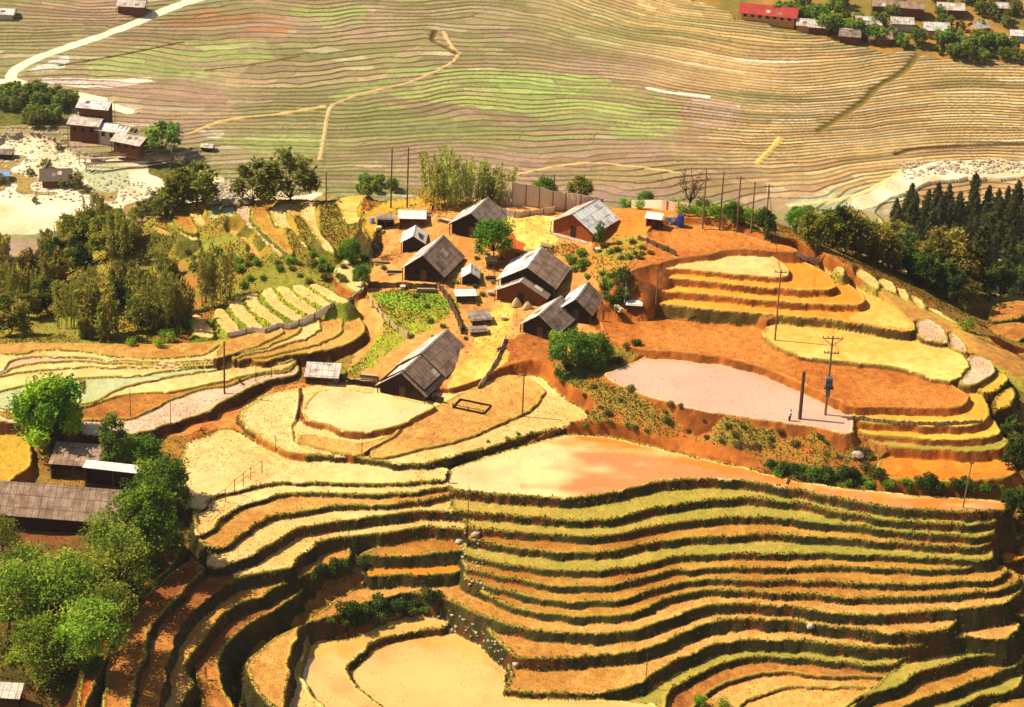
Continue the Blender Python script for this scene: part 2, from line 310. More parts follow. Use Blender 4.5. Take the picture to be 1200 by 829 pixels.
bk = [(350,400),(300,395),(250,400),(200,405),(150,404),(100,402),(0,402),(-20,410)]
for lip, hh, kd in GG: F(lip+bk, hh, kd, riser=DARKSOIL, bund=.1, k=2.4)
X16 = (200,330)
Z16 = lambda p: Zm(200,330,p,4.933)
C1 = Z16([(460,490),(700,425),(850,408),(1000,380),(1100,320),(1145,275),(1100,215),(1040,160)])
C2 = Z16([(370,470),(440,450),(600,430),(750,390),(870,360),(980,310),(1015,250),(980,200),(920,165)])
C3 = Z16([(350,465),(400,435),(560,400),(700,360),(830,310),(885,260),(860,215)])
C4 = Z16([(300,440),(500,400),(640,350),(740,300),(765,275),(745,250)])
C5 = Z16([(240,450),(330,432),(480,385),(560,350),(640,310),(668,285)])
strip = Z16([(330,325),(470,295),(540,300),(620,270),(680,280),(740,250),(830,215),(920,165),(1040,120),(1100,70)])
for lip, hh, kd in ((C1,-5.0,'mud'),(C2,-4.8,'mud'),(C3,-4.6,'pale'),(C4,-4.4,'mud'),(C5,-4.2,'mud')):
    F(lip+[(x,y-4) for x,y in reversed(strip) if x < lip[-1][0]], hh, kd, riser=DARKSOIL, bund=.14)
# the grass-banked steps that climb to the right above the plastic sheet
steps = [
 ([(80,190),(130,190),(190,200),(270,320),(150,320),(110,250)], -4.9),
 ([(245,160),(300,150),(340,200),(410,285),(340,310),(290,260),(250,210)], -4.4),
 ([(340,130),(400,100),(430,150),(480,210),(560,275),(490,290),(420,235),(360,180)], -3.9),
 ([(430,85),(500,60),(500,110),(560,170),(670,240),(620,262),(540,220),(460,160)], -3.3),
 ([(520,50),(590,35),(610,80),(680,150),(770,200),(730,230),(640,180),(560,120)], -2.7),
 ([(600,28),(680,25),(720,70),(800,130),(860,165),(820,200),(740,160),(650,100)], -2.1),
 ([(690,22),(770,20),(810,50),(880,100),(960,140),(910,155),(830,120),(740,75)], -1.6),
 ([(790,15),(860,10),(960,80),(1040,115),(990,130),(900,90),(830,45)], -1.1)]
for p, hh in steps: F(Z16(p), hh-1.6, 'pale', riser=lin((124,128,34)), k=1.3, m=4, cut=lin((120,118,34)), rim=False, sm=1)
# terraces on the far left spur
Za = lambda p: Zm(150,225,p,7.4)
Zb = lambda p: Zm(290,225,p,7.4)
for p, hh, kd in (
 (Za([(200,290),(260,300),(380,360),(400,385),(300,370),(220,320)]), -6.0,'mud'),
 (Za([(250,180),(380,165),(370,230),(430,300),(610,400),(600,430),(420,340),(300,240)]), -5.4,'pale'),
 (Za([(400,180),(520,150),(560,260),(610,330),(590,370),(430,310),(380,240)]), -4.9,'gold'),
 (Za([(540,170),(640,150),(650,240),(680,300),(600,300),(570,230)]), -4.5,'pale'),
 (Za([(870,330),(950,340),(1080,440),(1184,520)])+Zb([(60,480),(165,590),(140,605),(0,540)])+Za([(1060,480),(950,400),(870,375)]), -4.7,'mud'),
 (Za([(690,130),(840,115),(790,190),(790,270),(720,240),(670,170)]), -4.0,'greenw'),
 (Za([(830,140),(930,125),(915,250),(850,230),(810,200)]), -3.7,'greenw'),
 (Za([(940,170),(1000,130),(1080,110)])+Zb([(0,110),(50,105),(20,220),(100,300),(200,430),(300,520),(310,570),(240,540),(150,420),(60,330),(0,290)])+Za([(1100,330),(960,210)]), -3.3,'lilac'),
 (Zb([(40,130),(240,85),(190,190),(200,260),(290,350),(390,490),(390,560),(300,500),(200,400),(50,260),(20,190)]), -2.8,'gold'),
 (Zb([(230,120),(400,90),(345,190),(350,260),(430,360),(450,420),(640,590),(610,600),(480,450),(380,330),(290,330),(220,250),(205,170)]), -2.45,'pale'),
 (Zb([(370,140),(460,90),(520,90),(460,170),(450,230),(380,230),(345,210)]), -2.2,'mud'),
 (Zb([(480,110),(640,65),(590,130),(600,230),(640,360),(770,510),(740,560),(600,400),(520,300),(450,200)]), -1.9,'pale'),
 (Zb([(760,70),(870,30),(1100,20),(990,90),(960,170),(970,250),(900,290),(840,230),(780,170)]), -1.3,'cream')):
    F(p, hh, kd, riser=lin((112,104,34)), k=1.1, m=4, cut=lin((150,120,40)), bund=.1)
F([(393,312),(402,303),(411,303),(418,315),(425,325),(428,337),(418,345),(402,337),(392,325)], -3.4, 'greenw', riser=SOIL, water=True, m=4)
F([(440,285),(441,262),(470,248),(500,243),(540,240),(540,232),(480,232),(440,240),(422,255),(428,280)], -.3, 'straw', k=1.5, m=4)
F([(452,262),(462,252),(480,246),(520,240),(560,238),(560,232),(500,236),(462,246),(448,256)], .3, 'straw', k=1.5, m=4)
# right side, upper pink pond and its steps
U = [(703,440),(740,460),(800,477),(860,489),(920,496),(960,502),(1000,512),(1001,500),(995,480),(990,474),(960,462),(940,452),(900,435),(860,422),(800,415),(764,414),(722,434)]
F(U, -3.4, 'lilac', riser=SOIL, k=1.3, water=True, rimc=lin((190,160,110)))
V = [(997,478),(1033,477),(1100,480),(1130,477),(1137,467),(1130,460),(1105,445),(1090,430),(900,395),(870,372),(720,360),(704,372),(706,392),(722,402),(760,412),(800,413),(870,422),(910,437),(950,455),(985,470)]
F(V, -2.3, 'brown', riser=SOIL, k=1.6, rim=True, rimc=lin((180,120,56)))
F([(1000,496),(1067,500),(1133,500),(1157,495),(1163,483),(1150,460),(1135,455),(1100,470),(1000,472)], -3.25, 'ylw', riser=SOIL)
F([(1003,508),(1050,514),(1117,516),(1173,512),(1170,495),(1160,490),(1000,492)], -4.2, 'ylw', riser=SOIL)
F([(1020,522),(1100,529),(1183,528),(1180,510),(1100,510),(1010,505)], -5.0, 'green', riser=SOIL)
F([(1020,560),(1100,566),(1193,562),(1192,540),(1100,535),(1030,535)], -6.4, 'orange', riser=SOIL)
Z7 = lambda p: Zm(800,200,p,3.0)
F(Z7([(280,560),(290,600),(360,640),(500,670),(620,680),(750,690),(870,730),(950,750),(1015,690),(990,655),(900,610),(800,560),(500,530),(340,535)]), -1.75, 'cream', riser=lin((120,80,36)))
F([(1120,452),(1147,452),(1170,432),(1153,418),(1133,416),(1135,435)], -2.1, 'lilac', riser=lin((120,90,36)))
F([(1145,460),(1165,462),(1183,447),(1175,434),(1150,450)], -2.8, 'ylw'); F([(1163,484),(1183,478),(1192,462),(1185,452),(1165,466)], -3.4, 'ylw')
F([(1072,395),(1110,404),(1113,396),(1100,380),(1085,372),(1070,380)], -1.0, 'lilac', riser=lin((90,60,30)))
F([(1110,408),(1137,416),(1130,400),(1112,385)], -1.5, 'lilac', riser=lin((90,60,30)))
T1 = [(738,353),(780,357),(820,361),(867,366),(933,371),(1000,377),(1040,385),(1072,389),(1074,380),(1060,366),(1020,345),(980,325),(950,307),(925,300),(880,330),(742,338)]
T2 = [(736,338),(770,341),(800,343),(867,349),(933,355),(1000,358),(1013,357),(1016,350),(1000,335),(960,315),(930,302),(860,320),(741,327)]
T3 = [(738,325),(770,325),(800,327),(867,334),(933,340),(973,340),(981,334),(970,322),(950,310),(925,300),(860,310),(745,317)]
T4 = [(752,316),(775,315),(800,316),(833,319),(900,325),(923,326),(927,317),(915,304),(900,299),(850,297),(790,304)]
F(T1, -.3, 'amber', riser=lin((96,74,28)), rimc=lin((190,150,70)), bund=.08); F(T2, .8, 'amber', riser=SOIL*.8, rimc=lin((190,150,70)), bund=.08); F([(985,375),(1066,386),(1071,380),(1045,358),(980,325),(950,308),(932,304),(937,313),(985,330),(1020,350),(1012,363)], -.29, 'cream', rim=False, bund=0, m=1.0)
F(T3, 1.9, 'amber', riser=SOIL*.8, rimc=lin((190,150,70)), bund=.08)
F(T4, 2.7, 'pale', riser=SOIL*.8, rimc=lin((190,150,70)), bund=.08)
F([(729,324),(755,313),(792,304),(820,301),(865,291),(932,297),(935,292),(880,278),(850,268),(800,262),(757,270),(757,285),(748,300)], 3.4, 'brown', k=1.0, riser=SOIL*.8, rimc=lin((150,110,60)))
# small plots that step down beyond the ridge track
for p, hh in (([(530,340),(560,338),(570,370),(540,360)],0.2),([(605,345),(640,350),(690,390),(690,425),(640,400),(610,375)],-.4),([(690,375),(735,390),(755,440),(715,430),(690,405)],-1.0),([(750,410),(790,425),(808,470),(770,460),(752,435)],-1.7),([(800,437),(835,450),(860,490),(825,490),(803,465)],-2.4),([(865,480),(920,505),(985,545),(940,535),(880,505)],-3.0)):
    F(Z7(p), np.mean([basehit(*q) for q in Z7(p)])+.1, 'pale', riser=lin((150,130,50)), k=1.5, m=3, bund=.1, sm=1)
for p, hh in (([(1150,385),(1199,375),(1215,395),(1160,408)],-10.5),([(1155,360),(1199,350),(1215,368),(1160,380)],-12.5),([(1165,425),(1215,410),(1215,430),(1185,440)],-8.5)):
    F(p, hh, 'dry', riser=GRASS, k=1.5, m=4)
F([(-20,580),(-20,505),(10,504),(35,510),(40,545),(20,560)], -8.0, 'straw', riser=SOIL)
# ------------------------------------------------------------------ valley floor: stepped paddies
yv = int(np.searchsorted(ys, 590))
sv = slice(yv, NY)
Xv, Yv = X[sv], Y[sv]; zv = ZV[sv]
wob = vnoise(Xv, Yv*1.4, 130, 9)*1.9 + vnoise(Xv, Yv, 70, 10)*.8 + vnoise(Xv, Yv, 46, 11)*.8 + vnoise(Xv, Yv, 17, 12)*.3 + vnoise(Xv, Yv, 6, 13)*.09
PXv, PYv = proj(Xv, Yv, zv)
rt = np.clip((PXv-420)/300, 0, 1)
STEP = .31
zz = (zv + wob)/STEP
lev = np.floor(zz); fr = zz-lev
# the tread is nearly flat, the riser takes a short part of each step
gy_, gx_ = np.gradient(zz); gy_ = gy_/np.gradient(ys[sv])[:, None]; gx_ = gx_/(Yv*(us[1]-us[0])); riser_w = np.clip(.62*np.hypot(gx_, gy_), .03, .36)
prof = np.where(fr < riser_w, fr/riser_w, 1.0)
# patches: blocks of fields share a crop, strips differ along their length
blk = np.floor(Xv/17 + hash1(lev, 77)*9 + vnoise(Xv, Yv, 30, 21)*1.5)
hid = hash1(blk*131+lev*17, 3); hid2 = hash1(lev, 5); hid3 = vnoise(Xv, Yv, 60, 23)*.5+.5
def in_px(poly, PX=None, PY=None, n=1):
    px_ = PXv if PX is None else PX; py_ = PYv if PY is None else PY
    q = smooth(poly, n); ins = np.zeros(px_.shape, bool); nx = np.roll(q, -1, 0)
    for (ax, ay), (bx, by) in zip(q, nx):
        if ay == by: continue
        ins ^= ((ay > py_) != (by > py_)) & (px_ < (bx-ax)*(py_-ay)/(by-ay)+ax)
    return ins
wp = vnoise(Xv, Yv, 8, 31)*9 + vnoise(Xv, Yv, 3, 32)*3; wq = vnoise(Xv, Yv, 8, 33)*4 + vnoise(Xv, Yv, 3, 34)*1.5
def patch(poly): return in_px(poly, PXv+wp, PYv+wq)
mauve = lin((150,112,84)); tan = lin((178,142,98)); olive = lin((132,132,58)); lgreen = lin((150,158,66)); golden = lin((194,152,78)); pale = lin((206,178,140)); rust = lin((168,106,54)); bright = lin((214,180,112))
def mix(a, b, t): return a*(1-t[..., None])+b*t[..., None]
cv = mix(mauve, olive, np.clip(hid*.7+hid3*.6-.25, 0, 1))
cv = mix(cv, tan, np.clip(hid2*1.2-.45, 0, 1)*.8)
right = np.clip((PXv+wp*3-720+ (120-PYv)*.9)/160, 0, 1)
cr = mix(mix(golden, rust, np.clip(hid2*1.1-.35, 0, 1)*.8), lin((176,150,66)), np.clip(hid*1.3-.6, 0, 1))
cr = mix(cr, bright, (hid > .72)*.7)
cv = mix(cv, cr, right)
def tint(poly, col, amt=.75):
    global cv
    mk = patch(poly)
    jit = np.clip(amt - .1 + (hid-.5)*1.1 + .25*n2[sv], 0, 1)
    cv = np.where(mk[..., None], mix(cv, np.broadcast_to(col, cv.shape), jit), cv)
pn = vnoise(Xv, Yv*1.6, 26, 24)+.5*vnoise(Xv, Yv, 9, 25)+(hid-.5)*.7; pn2 = vnoise(Xv, Yv*1.5, 34, 26)+(hid2-.5)*.9
cv = mix(cv, np.broadcast_to(lin((160,120,96)), cv.shape), np.clip(pn*1.6, 0, .75)*(1-right*.6)); cv = mix(cv, np.broadcast_to(lin((128,128,58)), cv.shape), np.clip(pn2*1.6-.2, 0, .7)); cv = mix(cv, np.broadcast_to(lin((212,186,156)), cv.shape), np.clip((hid-.92)*9, 0, 1)*.8)
tint([(470,75),(560,78),(700,85),(790,120),(800,150),(740,165),(640,140),(560,130),(480,115),(400,130),(380,120),(430,105)], lgreen, .8)
tint([(560,85),(660,88),(740,105),(700,115),(600,105)], lin((140,168,62)), .6)
tint([(380,130),(470,125),(560,150),(700,165),(760,180),(600,190),(450,165),(380,150)], olive, .55)
tint([(100,75),(140,60),(250,55),(310,75),(280,90),(180,95),(110,95)], lin((150,156,72)), .7)
tint([(190,50),(280,45),(330,60),(310,80),(230,75)], lgreen, .5)
tint([(340,0),(440,0),(420,40),(350,30)], lgreen, .6); tint([(0,0),(110,0),(90,18),(0,16)], olive, .5)
tint([(240,5),(360,20),(330,50),(200,45),(190,25)], rust, .6)
tint([(40,95),(90,93),(180,93),(180,103),(60,106)], lin((216,190,176)), .9); tint([(30,80),(60,70),(95,70),(50,95)], lin((190,190,180)), .6)
tint([(225,150),(300,150),(380,165),(380,190),(300,185),(235,165)], lgreen, .5); tint([(230,152),(255,150),(270,162),(240,165)], lin((196,190,176)), .8)
tint([(480,115),(560,125),(660,140),(655,150),(560,140),(450,125)], mauve*.9, .7)
tint([(800,110),(860,120),(870,140),(830,150),(800,140)], lin((176,140,120)), .7)
tint([(1130,190),(1199,200),(1199,160),(1100,165)], tan, .5); tint([(620,170),(800,180),(900,190),(900,235),(640,205)], lin((156,122,70)), .6)
tint([(910,235),(1010,215),(1060,210),(1060,250),(930,250)], lin((168,170,128)), .7)
rise_m = fr < riser_w
dk = mix(np.broadcast_to(lin((86,62,36)), cv.shape), np.broadcast_to(lin((92,88,34)), cv.shape), np.clip(hid3+.2*hid, 0, 1))
gry = cv.mean(-1, keepdims=True); cv = cv*.74+(gry*np.array([1.12,.96,.8]))*.26
cv = cv*(.8+.36*hash1(blk*7+lev*3, 9))[..., None]*(1+.1*n1[sv])[..., None]*(1+.08*n2[sv])[..., None]
# thin bunds that cross the strips
bf = Xv/17 + hash1(lev, 77)*9 + vnoise(Xv, Yv, 30, 21)*1.5; bf = np.abs(bf-np.round(bf)) + (hash1(blk+lev*7, 8) > .45)
cv = np.where((rise_m | (bf < .009))[..., None], mix(cv, dk, np.clip(.72+.35*vnoise(Xv, Yv, 22, 78)+.3*hid2-.15, .25, .95)), cv)
rimv = (fr > riser_w) & (fr < riser_w+.1); cv = np.where(rimv[..., None], cv*1.12, cv)
relief = 1 + 0*rt
zt = zv*1.0 + (lev + prof)*STEP - (zv + wob)          # stepped minus smooth part of the wobble
zt = (lev + prof)*STEP - wob*.0
wetv = np.clip(hash1(blk*13+lev*5, 6)*1.5-.9, 0, .5)
# line features: road, paths, streams
def hitbase(px, py):
    z = -105.0
    for _ in range(12):
        x, y, _z = P(px, py, z); z = .5*z + .5*float(VAL(np.array([x]), np.array([y]))[0])
    return x, y
def vline(pix, wid, col, flat=False, dz=0.0, n=2):
    global cv, zt
    q = smooth([hitbase(a, b) for a, b in pix], n, closed=False)
    res = sdf(q, wid+3, closed=False)
    if res is None: return
    (r0, r1, c0, c1), D = res
    r0c = max(r0, yv); D = D[r0c-r0:]; r0 = r0c
    if r1 <= r0: return
    s2 = (slice(r0-yv, r1-yv), slice(c0, c1))
    D = D + vnoise(Xv[s2], Yv[s2], 4, 41)*wid*.2
    mk = D < wid; cv[s2] = np.where(mk[..., None], col*(1+.1*vnoise(Xv[s2], Yv[s2], 2, 42))[..., None], cv[s2])
    if flat:
        base_s = ZV[sv][s2]; t = np.clip((D-wid)/2, 0, 1)
        zt[s2] = zt[s2]*t + (base_s+.3)*(1-t)
    if dz:
        zt[s2] = zt[s2] + dz*np.exp(-(D/wid)**2)
    wetv[s2] = np.where(mk, 0, wetv[s2])
# river bed and its gravel flats
wet_bed = patch([(-30,178),(20,158),(60,165),(95,190),(150,180),(215,185),(240,205),(330,225),(400,232),(470,238),(470,262),(330,262),(200,262),(60,280),(-30,285)])
bedc = mix(np.broadcast_to(lin((230,214,182)), cv.shape), np.broadcast_to(lin((196,166,122)), cv.shape), np.clip(vnoise(Xv, Yv, 7, 51)*.5+.4, 0, 1))
bedr = in_px([(990,238),(1040,215),(1060,196),(1110,186),(1230,188),(1230,206),(1100,206),(1060,225),(1010,250)], PXv+wp*.4, PYv+wq*.5)
for mk in (wet_bed, bedr):
    cv = np.where(mk[..., None], bedc, cv); zt = np.where(mk, zv-.4+vnoise(Xv, Yv, 5, 52)*.35, zt); wetv = np.where(mk, 0, wetv)
wtr = in_px([(96,196),(130,188),(150,200),(152,222),(120,226),(100,214)], PXv+wp*.5, PYv+wq*.5); cv = np.where(wtr[..., None], np.broadcast_to(lin((170,172,130)), cv.shape), cv); wetv = np.where(wtr, .6, wetv)
drt = wet_bed & (vnoise(Xv, Yv, 13, 55)+.5*vnoise(Xv, Yv, 4, 56) > .6) & ~wtr; cv = np.where(drt[..., None], lin((150,124,66))*(1+.25*n2[sv])[..., None], cv)
green_bank = patch([(-30,100),(30,105),(90,115),(85,140),(60,150),(20,150),(-30,150)]) | patch([(170,185),(215,185),(245,205),(230,225),(190,215)])
cv = np.where(green_bank[..., None], lin((96,92,36))*(1+.4*n2[sv])[..., None], cv)
mk = patch([(800,0),(860,-5),(1230,-5),(1230,80),(1130,68),(1080,66),(1000,58),(930,45),(900,35),(870,25),(830,10)])
vc = mix(np.broadcast_to(lin((120,104,44)), cv.shape), np.broadcast_to(lin((176,120,56)), cv.shape), np.clip(vnoise(Xv, Yv, 11, 61)*.8+.4, 0, 1))
cv = np.where(mk[..., None], vc, cv); zt = np.where(mk, zv+n1[sv]*.2, zt); wetv = np.where(mk, 0, wetv)
RD = lin((238,222,176))
vline([(250,-6),(200,10),(150,32),(100,50),(50,66),(18,82),(10,94),(30,100),(70,108),(110,118),(150,132)], 1.7, RD, flat=True)
vline([(0,97),(20,97),(60,106),(120,118)], 1.5, RD, flat=True)
vline([(520,35),(530,55),(540,65),(520,80),(500,90),(480,100),(430,112),(400,124),(385,130),(380,165),(375,190)], .6, lin((190,158,108)), dz=.3)
vline([(510,33),(505,45),(520,52),(535,62)], .8, lin((96,72,40)), dz=-.8)
vline([(225,160),(260,145),(330,138),(380,130)], .7, lin((196,160,100)), dz=.3)
vline([(1075,65),(1060,85),(1030,100),(1010,122),(960,150)], 1.1, lin((116,98,40)), dz=-.7)
vline([(915,160),(905,172),(888,188)], .9, lin((200,166,90)), dz=.4)
vline([(1060,195),(1045,205),(1015,222),(980,235),(930,240)], 1.0, lin((206,184,120)), dz=.3)
vline([(1050,175),(1070,168),(1130,165),(1210,163)], .8, lin((100,74,40)), dz=-.7)
vline([(600,205),(680,188),(740,192),(800,200)], .5, lin((196,166,104)), dz=.2)
vline([(760,100),(780,106),(830,112)], .7, lin((226,206,180)), dz=.3)
vline([(70,78),(130,68),(215,52)], .5, lin((92,70,40)), dz=-.5)
vline([(240,88),(300,80),(350,70)], .5, lin((110,84,44)), dz=.3)
cut = ~onhill[sv]
Z[sv] = np.where(cut, np.minimum(zt, zv+3), Z[sv])
C[sv] = np.where(cut[..., None], cv, C[sv]); WET[sv] = np.where(cut, wetv, WET[sv])
# ------------------------------------------------------------------ open ground of the near hill
PXh, PYh = proj(X[:yv], Y[:yv], Z[:yv])
hl = slice(0, yv)
t = np.clip(.5+.6*n3[hl]+.3*n1[hl], 0, 1)
C[hl] = mix(np.broadcast_to(lin((128,108,40)), C[hl].shape), np.broadcast_to(lin((166,96,40)), C[hl].shape), t)*(1+.2*n2[hl])[..., None]
RIS[hl] = .5
qp = vnoise(X[hl], Y[hl], 1.6, 71)*5+n2[hl]*2; qq = vnoise(X[hl], Y[hl], 1.9, 72)*3+n2[hl]
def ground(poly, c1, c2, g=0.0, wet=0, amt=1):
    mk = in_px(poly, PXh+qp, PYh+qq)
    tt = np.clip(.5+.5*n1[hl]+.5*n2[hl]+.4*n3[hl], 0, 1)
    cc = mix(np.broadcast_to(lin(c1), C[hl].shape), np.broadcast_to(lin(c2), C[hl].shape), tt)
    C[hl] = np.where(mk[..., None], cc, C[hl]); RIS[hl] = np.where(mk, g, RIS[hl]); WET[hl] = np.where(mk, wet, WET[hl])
ORG = (198,116,40); SAND = (214,160,80)
ground([(-20,440),(-20,250),(200,240),(450,235),(450,330),(420,340),(330,335),(240,360),(180,400),(100,415)], (128,126,42), (150,118,44), .9)
ground([(195,310),(235,305),(240,360),(200,390),(190,350)], (172,96,40), (130,110,44), .3)
ground([(440,230),(560,222),(750,235),(900,260),(905,300),(740,330),(720,350),(700,400),(600,440),(560,500),(520,470),(440,450),(400,420),(430,320)], (186,122,58), (204,148,78), .15)
ground([(585,250),(645,245),(665,275),(640,290),(600,300),(585,270)], (240,206,110), (222,166,70), 0)
ground([(590,285),(600,270),(620,295),(600,310),(578,320)], (186,92,36), (170,84,34), 0)  # reddish dark patch: the round tree's cast shadow painted on the yard
ground([(660,255),(770,235),(830,262),(850,290),(760,270),(740,290),(690,310),(700,270)], ORG, (210,120,44), .05)
ground([(690,290),(720,275),(780,285),(790,300),(745,312),(720,320),(700,305)], (136,132,44), (186,120,50), .9)
ground([(780,258),(880,262),(925,285),(900,290),(850,275),(790,272)], (110,104,40), (150,96,40), .9)
ground([(625,295),(665,285),(700,300),(730,320),(715,345),(690,320),(660,300)], (190,110,44), (160,130,50), .4)
ground([(560,380),(585,350),(600,345),(603,385),(575,420),(550,460),(525,462),(545,430)], (234,184,88), (214,150,60), 0)
ground([(595,395),(650,390),(655,430),(600,440),(585,430)], (188,108,44), (160,92,36), .1)
ground([(635,440),(650,425),(700,410),(740,398),(755,408),(720,430),(700,440),(690,450),(670,460)], (96,96,34), (140,110,44), .9)
ground([(668,455),(700,438),(800,470),(1000,508),(1010,540),(950,545),(880,530),(800,515),(700,502),(680,495)], (178,96,36), (140,116,44), .55)
ground([(690,502),(800,512),(880,530),(900,552),(800,530),(700,512)], (184,104,38), (160,88,32), .05)
ground([(880,538),(960,545),(1100,565),(1180,575),(1175,590),(1060,582),(930,565)], (84,86,34), (110,96,38), 1)
ground([(925,297),(960,305),(1060,350),(1130,385),(1210,430),(1210,470),(1150,425),(1090,385),(1010,345),(950,315)], (170,160,52), (190,140,56), .3)
ground([(1010,335),(1130,388),(1210,428),(1210,450),(1120,405),(1060,372)], (176,118,52), (196,140,64), .1)
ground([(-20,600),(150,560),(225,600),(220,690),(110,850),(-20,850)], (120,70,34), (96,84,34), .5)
ground([(395,440),(425,420),(455,382),(435,350),(445,340),(500,340),(535,350),(540,362),(505,385),(460,410),(420,438)], (156,156,46), (150,124,44), 1)
ground([(440,342),(500,342),(530,352),(520,364),(470,362),(440,352)], (112,150,36), (140,160,44), 1)
ground([(60,850),(100,780),(140,740),(120,850)], (150,64,36), (110,54,28), .2)
ground([(178,515),(250,490),(300,460),(360,448),(440,445),(530,470),(500,480),(430,462),(360,455),(300,490),(330,530),(380,540),(440,545),(300,540),(260,500)], (204,136,64), (186,108,46), 0)
ground([(515,462),(560,458),(585,440),(600,400),(560,400),(530,440)], (234,184,88), (214,150,60), 0)
FIELDS.sort(key=lambda f: f[1])
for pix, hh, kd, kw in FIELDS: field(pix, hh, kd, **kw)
# thin earth banks inside the fields
def bund(pix, hgt=.22, wid=.22, col=DARKSOIL):
    q = smooth([hit(a, b)[:2] for a, b in pix], 2, closed=False)
    res = sdf(q, 1.5, closed=False)
    if res is None: return
    (r0, r1, c0, c1), D = res; sl = (slice(r0, r1), slice(c0, c1))
    Z[sl] += hgt*np.exp(-(D/wid)**2); mk = D < wid*1.2
    C[sl] = np.where(mk[..., None], col*(1+.3*n2[sl])[..., None], C[sl]); WET[sl] = np.where(mk, 0, WET[sl])
def height(x, y):
    if y < ys[0] or y > ys[-1]: return float(max(HILL(np.array([x]), np.array([y]))[0], VAL(np.array([x]), np.array([y]))[0]))
    u = x/y; i = np.searchsorted(ys, y)-1; i = min(max(i, 0), NY-2); fy = (y-ys[i])/(ys[i+1]-ys[i])
    fu = (u-us[0])/(us[1]-us[0]); j = int(min(max(fu, 0), NU-2)); fu = min(max(fu-j, 0), 1)
    return float((Z[i, j]*(1-fu)+Z[i, j+1]*fu)*(1-fy)+(Z[i+1, j]*(1-fu)+Z[i+1, j+1]*fu)*fy)
def hit(px, py, y0=286, y1=898):
    d = ray(px, py); yy = np.arange(y0, y1, .25); t = yy/d[1]; xx = d[0]*t; zr = CZ+d[2]*t
    u = xx/yy; i = np.clip(np.searchsorted(ys, yy)-1, 0, NY-2); fy = (yy-ys[i])/(ys[i+1]-ys[i])
    fu = (u-us[0])/(us[1]-us[0]); j = np.clip(fu.astype(int), 0, NU-2); fu = np.clip(fu-j, 0, 1)
    zt_ = (Z[i, j]*(1-fu)+Z[i, j+1]*fu)*(1-fy)+(Z[i+1, j]*(1-fu)+Z[i+1, j+1]*fu)*fy
    k = np.argmax(zr <= zt_)
    if not (zr <= zt_).any(): k = len(yy)-1
    return (float(xx[k]), float(yy[k]), float(zt_[k]))
bund([(352,456),(352,475),(347,492)]); bund([(428,534),(436,527),(450,520),(466,512),(470,505)])
bund([(922,569),(926,561)], .3); bund([(98,462),(98,448)],.2); bund([(278,445),(285,452)],.2)
bund([(860,520),(890,530)], .1)
bund([(230,605),(233,615)], .2)

# ------------------------------------------------------------------ mesh makers
def mesh_np(name, V, Fq, mat=None, col=None, extra=None, parent=None, smooth_=False):
    me = bpy.data.meshes.new(name); V = np.asarray(V, np.float32); Fq = np.asarray(Fq, np.int32); k = Fq.shape[1]
    me.vertices.add(len(V)); me.vertices.foreach_set('co', V.ravel())
    me.loops.add(Fq.size); me.loops.foreach_set('vertex_index', Fq.ravel())
    me.polygons.add(len(Fq)); me.polygons.foreach_set('loop_start', np.arange(0, Fq.size, k, dtype=np.int32))
    me.polygons.foreach_set('loop_total', np.full(len(Fq), k, np.int32))
    me.polygons.foreach_set('use_smooth', np.full(len(Fq), smooth_, bool))
    if col is not None:
        a = me.color_attributes.new('Col', 'FLOAT_COLOR', 'POINT'); c4 = np.ones((len(V), 4), np.float32); c4[:, :3] = col; a.data.foreach_set('color', c4.ravel())
    for nm, v in (extra or {}).items():
        a = me.attributes.new(nm, 'FLOAT', 'POINT'); a.data.foreach_set('value', np.asarray(v, np.float32).ravel())
    me.update(calc_edges=True)
    if mat: me.materials.append(mat)
    o = bpy.data.objects.new(name, me); COL.objects.link(o)
    if parent: o.parent = parent
    return o
# ------------------------------------------------------------------ materials
def mat(name, col=(.5,.5,.5), rough=.85, build=None, spec=.3):
    m_ = bpy.data.materials.new(name); m_.use_nodes = True; nt = m_.node_tree; b = nt.nodes['Principled BSDF']
    b.inputs['Base Color'].default_value = (*col, 1); b.inputs['Roughness'].default_value = rough; b.inputs['Specular IOR Level'].default_value = spec
    if build: build(nt, b)
    return m_
def nd(nt, t, **kw):
    n = nt.nodes.new(t)
    for k_, v in kw.items():
        if k_ in n.inputs.keys() if hasattr(n.inputs, 'keys') else False: n.inputs[k_].default_value = v
        else: setattr(n, k_, v)
    return n
def noise_mul(nt, src, scale, lo, hi, detail=4, coord=None):
    n = nt.nodes.new('ShaderNodeTexNoise'); n.inputs['Scale'].default_value = scale; n.inputs['Detail'].default_value = detail
    if coord: nt.links.new(coord, n.inputs['Vector'])
    mr = nt.nodes.new('ShaderNodeMapRange'); mr.inputs['From Min'].default_value = .3; mr.inputs['From Max'].default_value = .7; mr.inputs['To Min'].default_value = lo; mr.inputs['To Max'].default_value = hi
    nt.links.new(n.outputs['Fac'], mr.inputs['Value'])
    mx = nt.nodes.new('ShaderNodeVectorMath'); mx.operation = 'SCALE'
    nt.links.new(src, mx.inputs[0]); nt.links.new(mr.outputs[0], mx.inputs['Scale'])
    return mx.outputs[0]
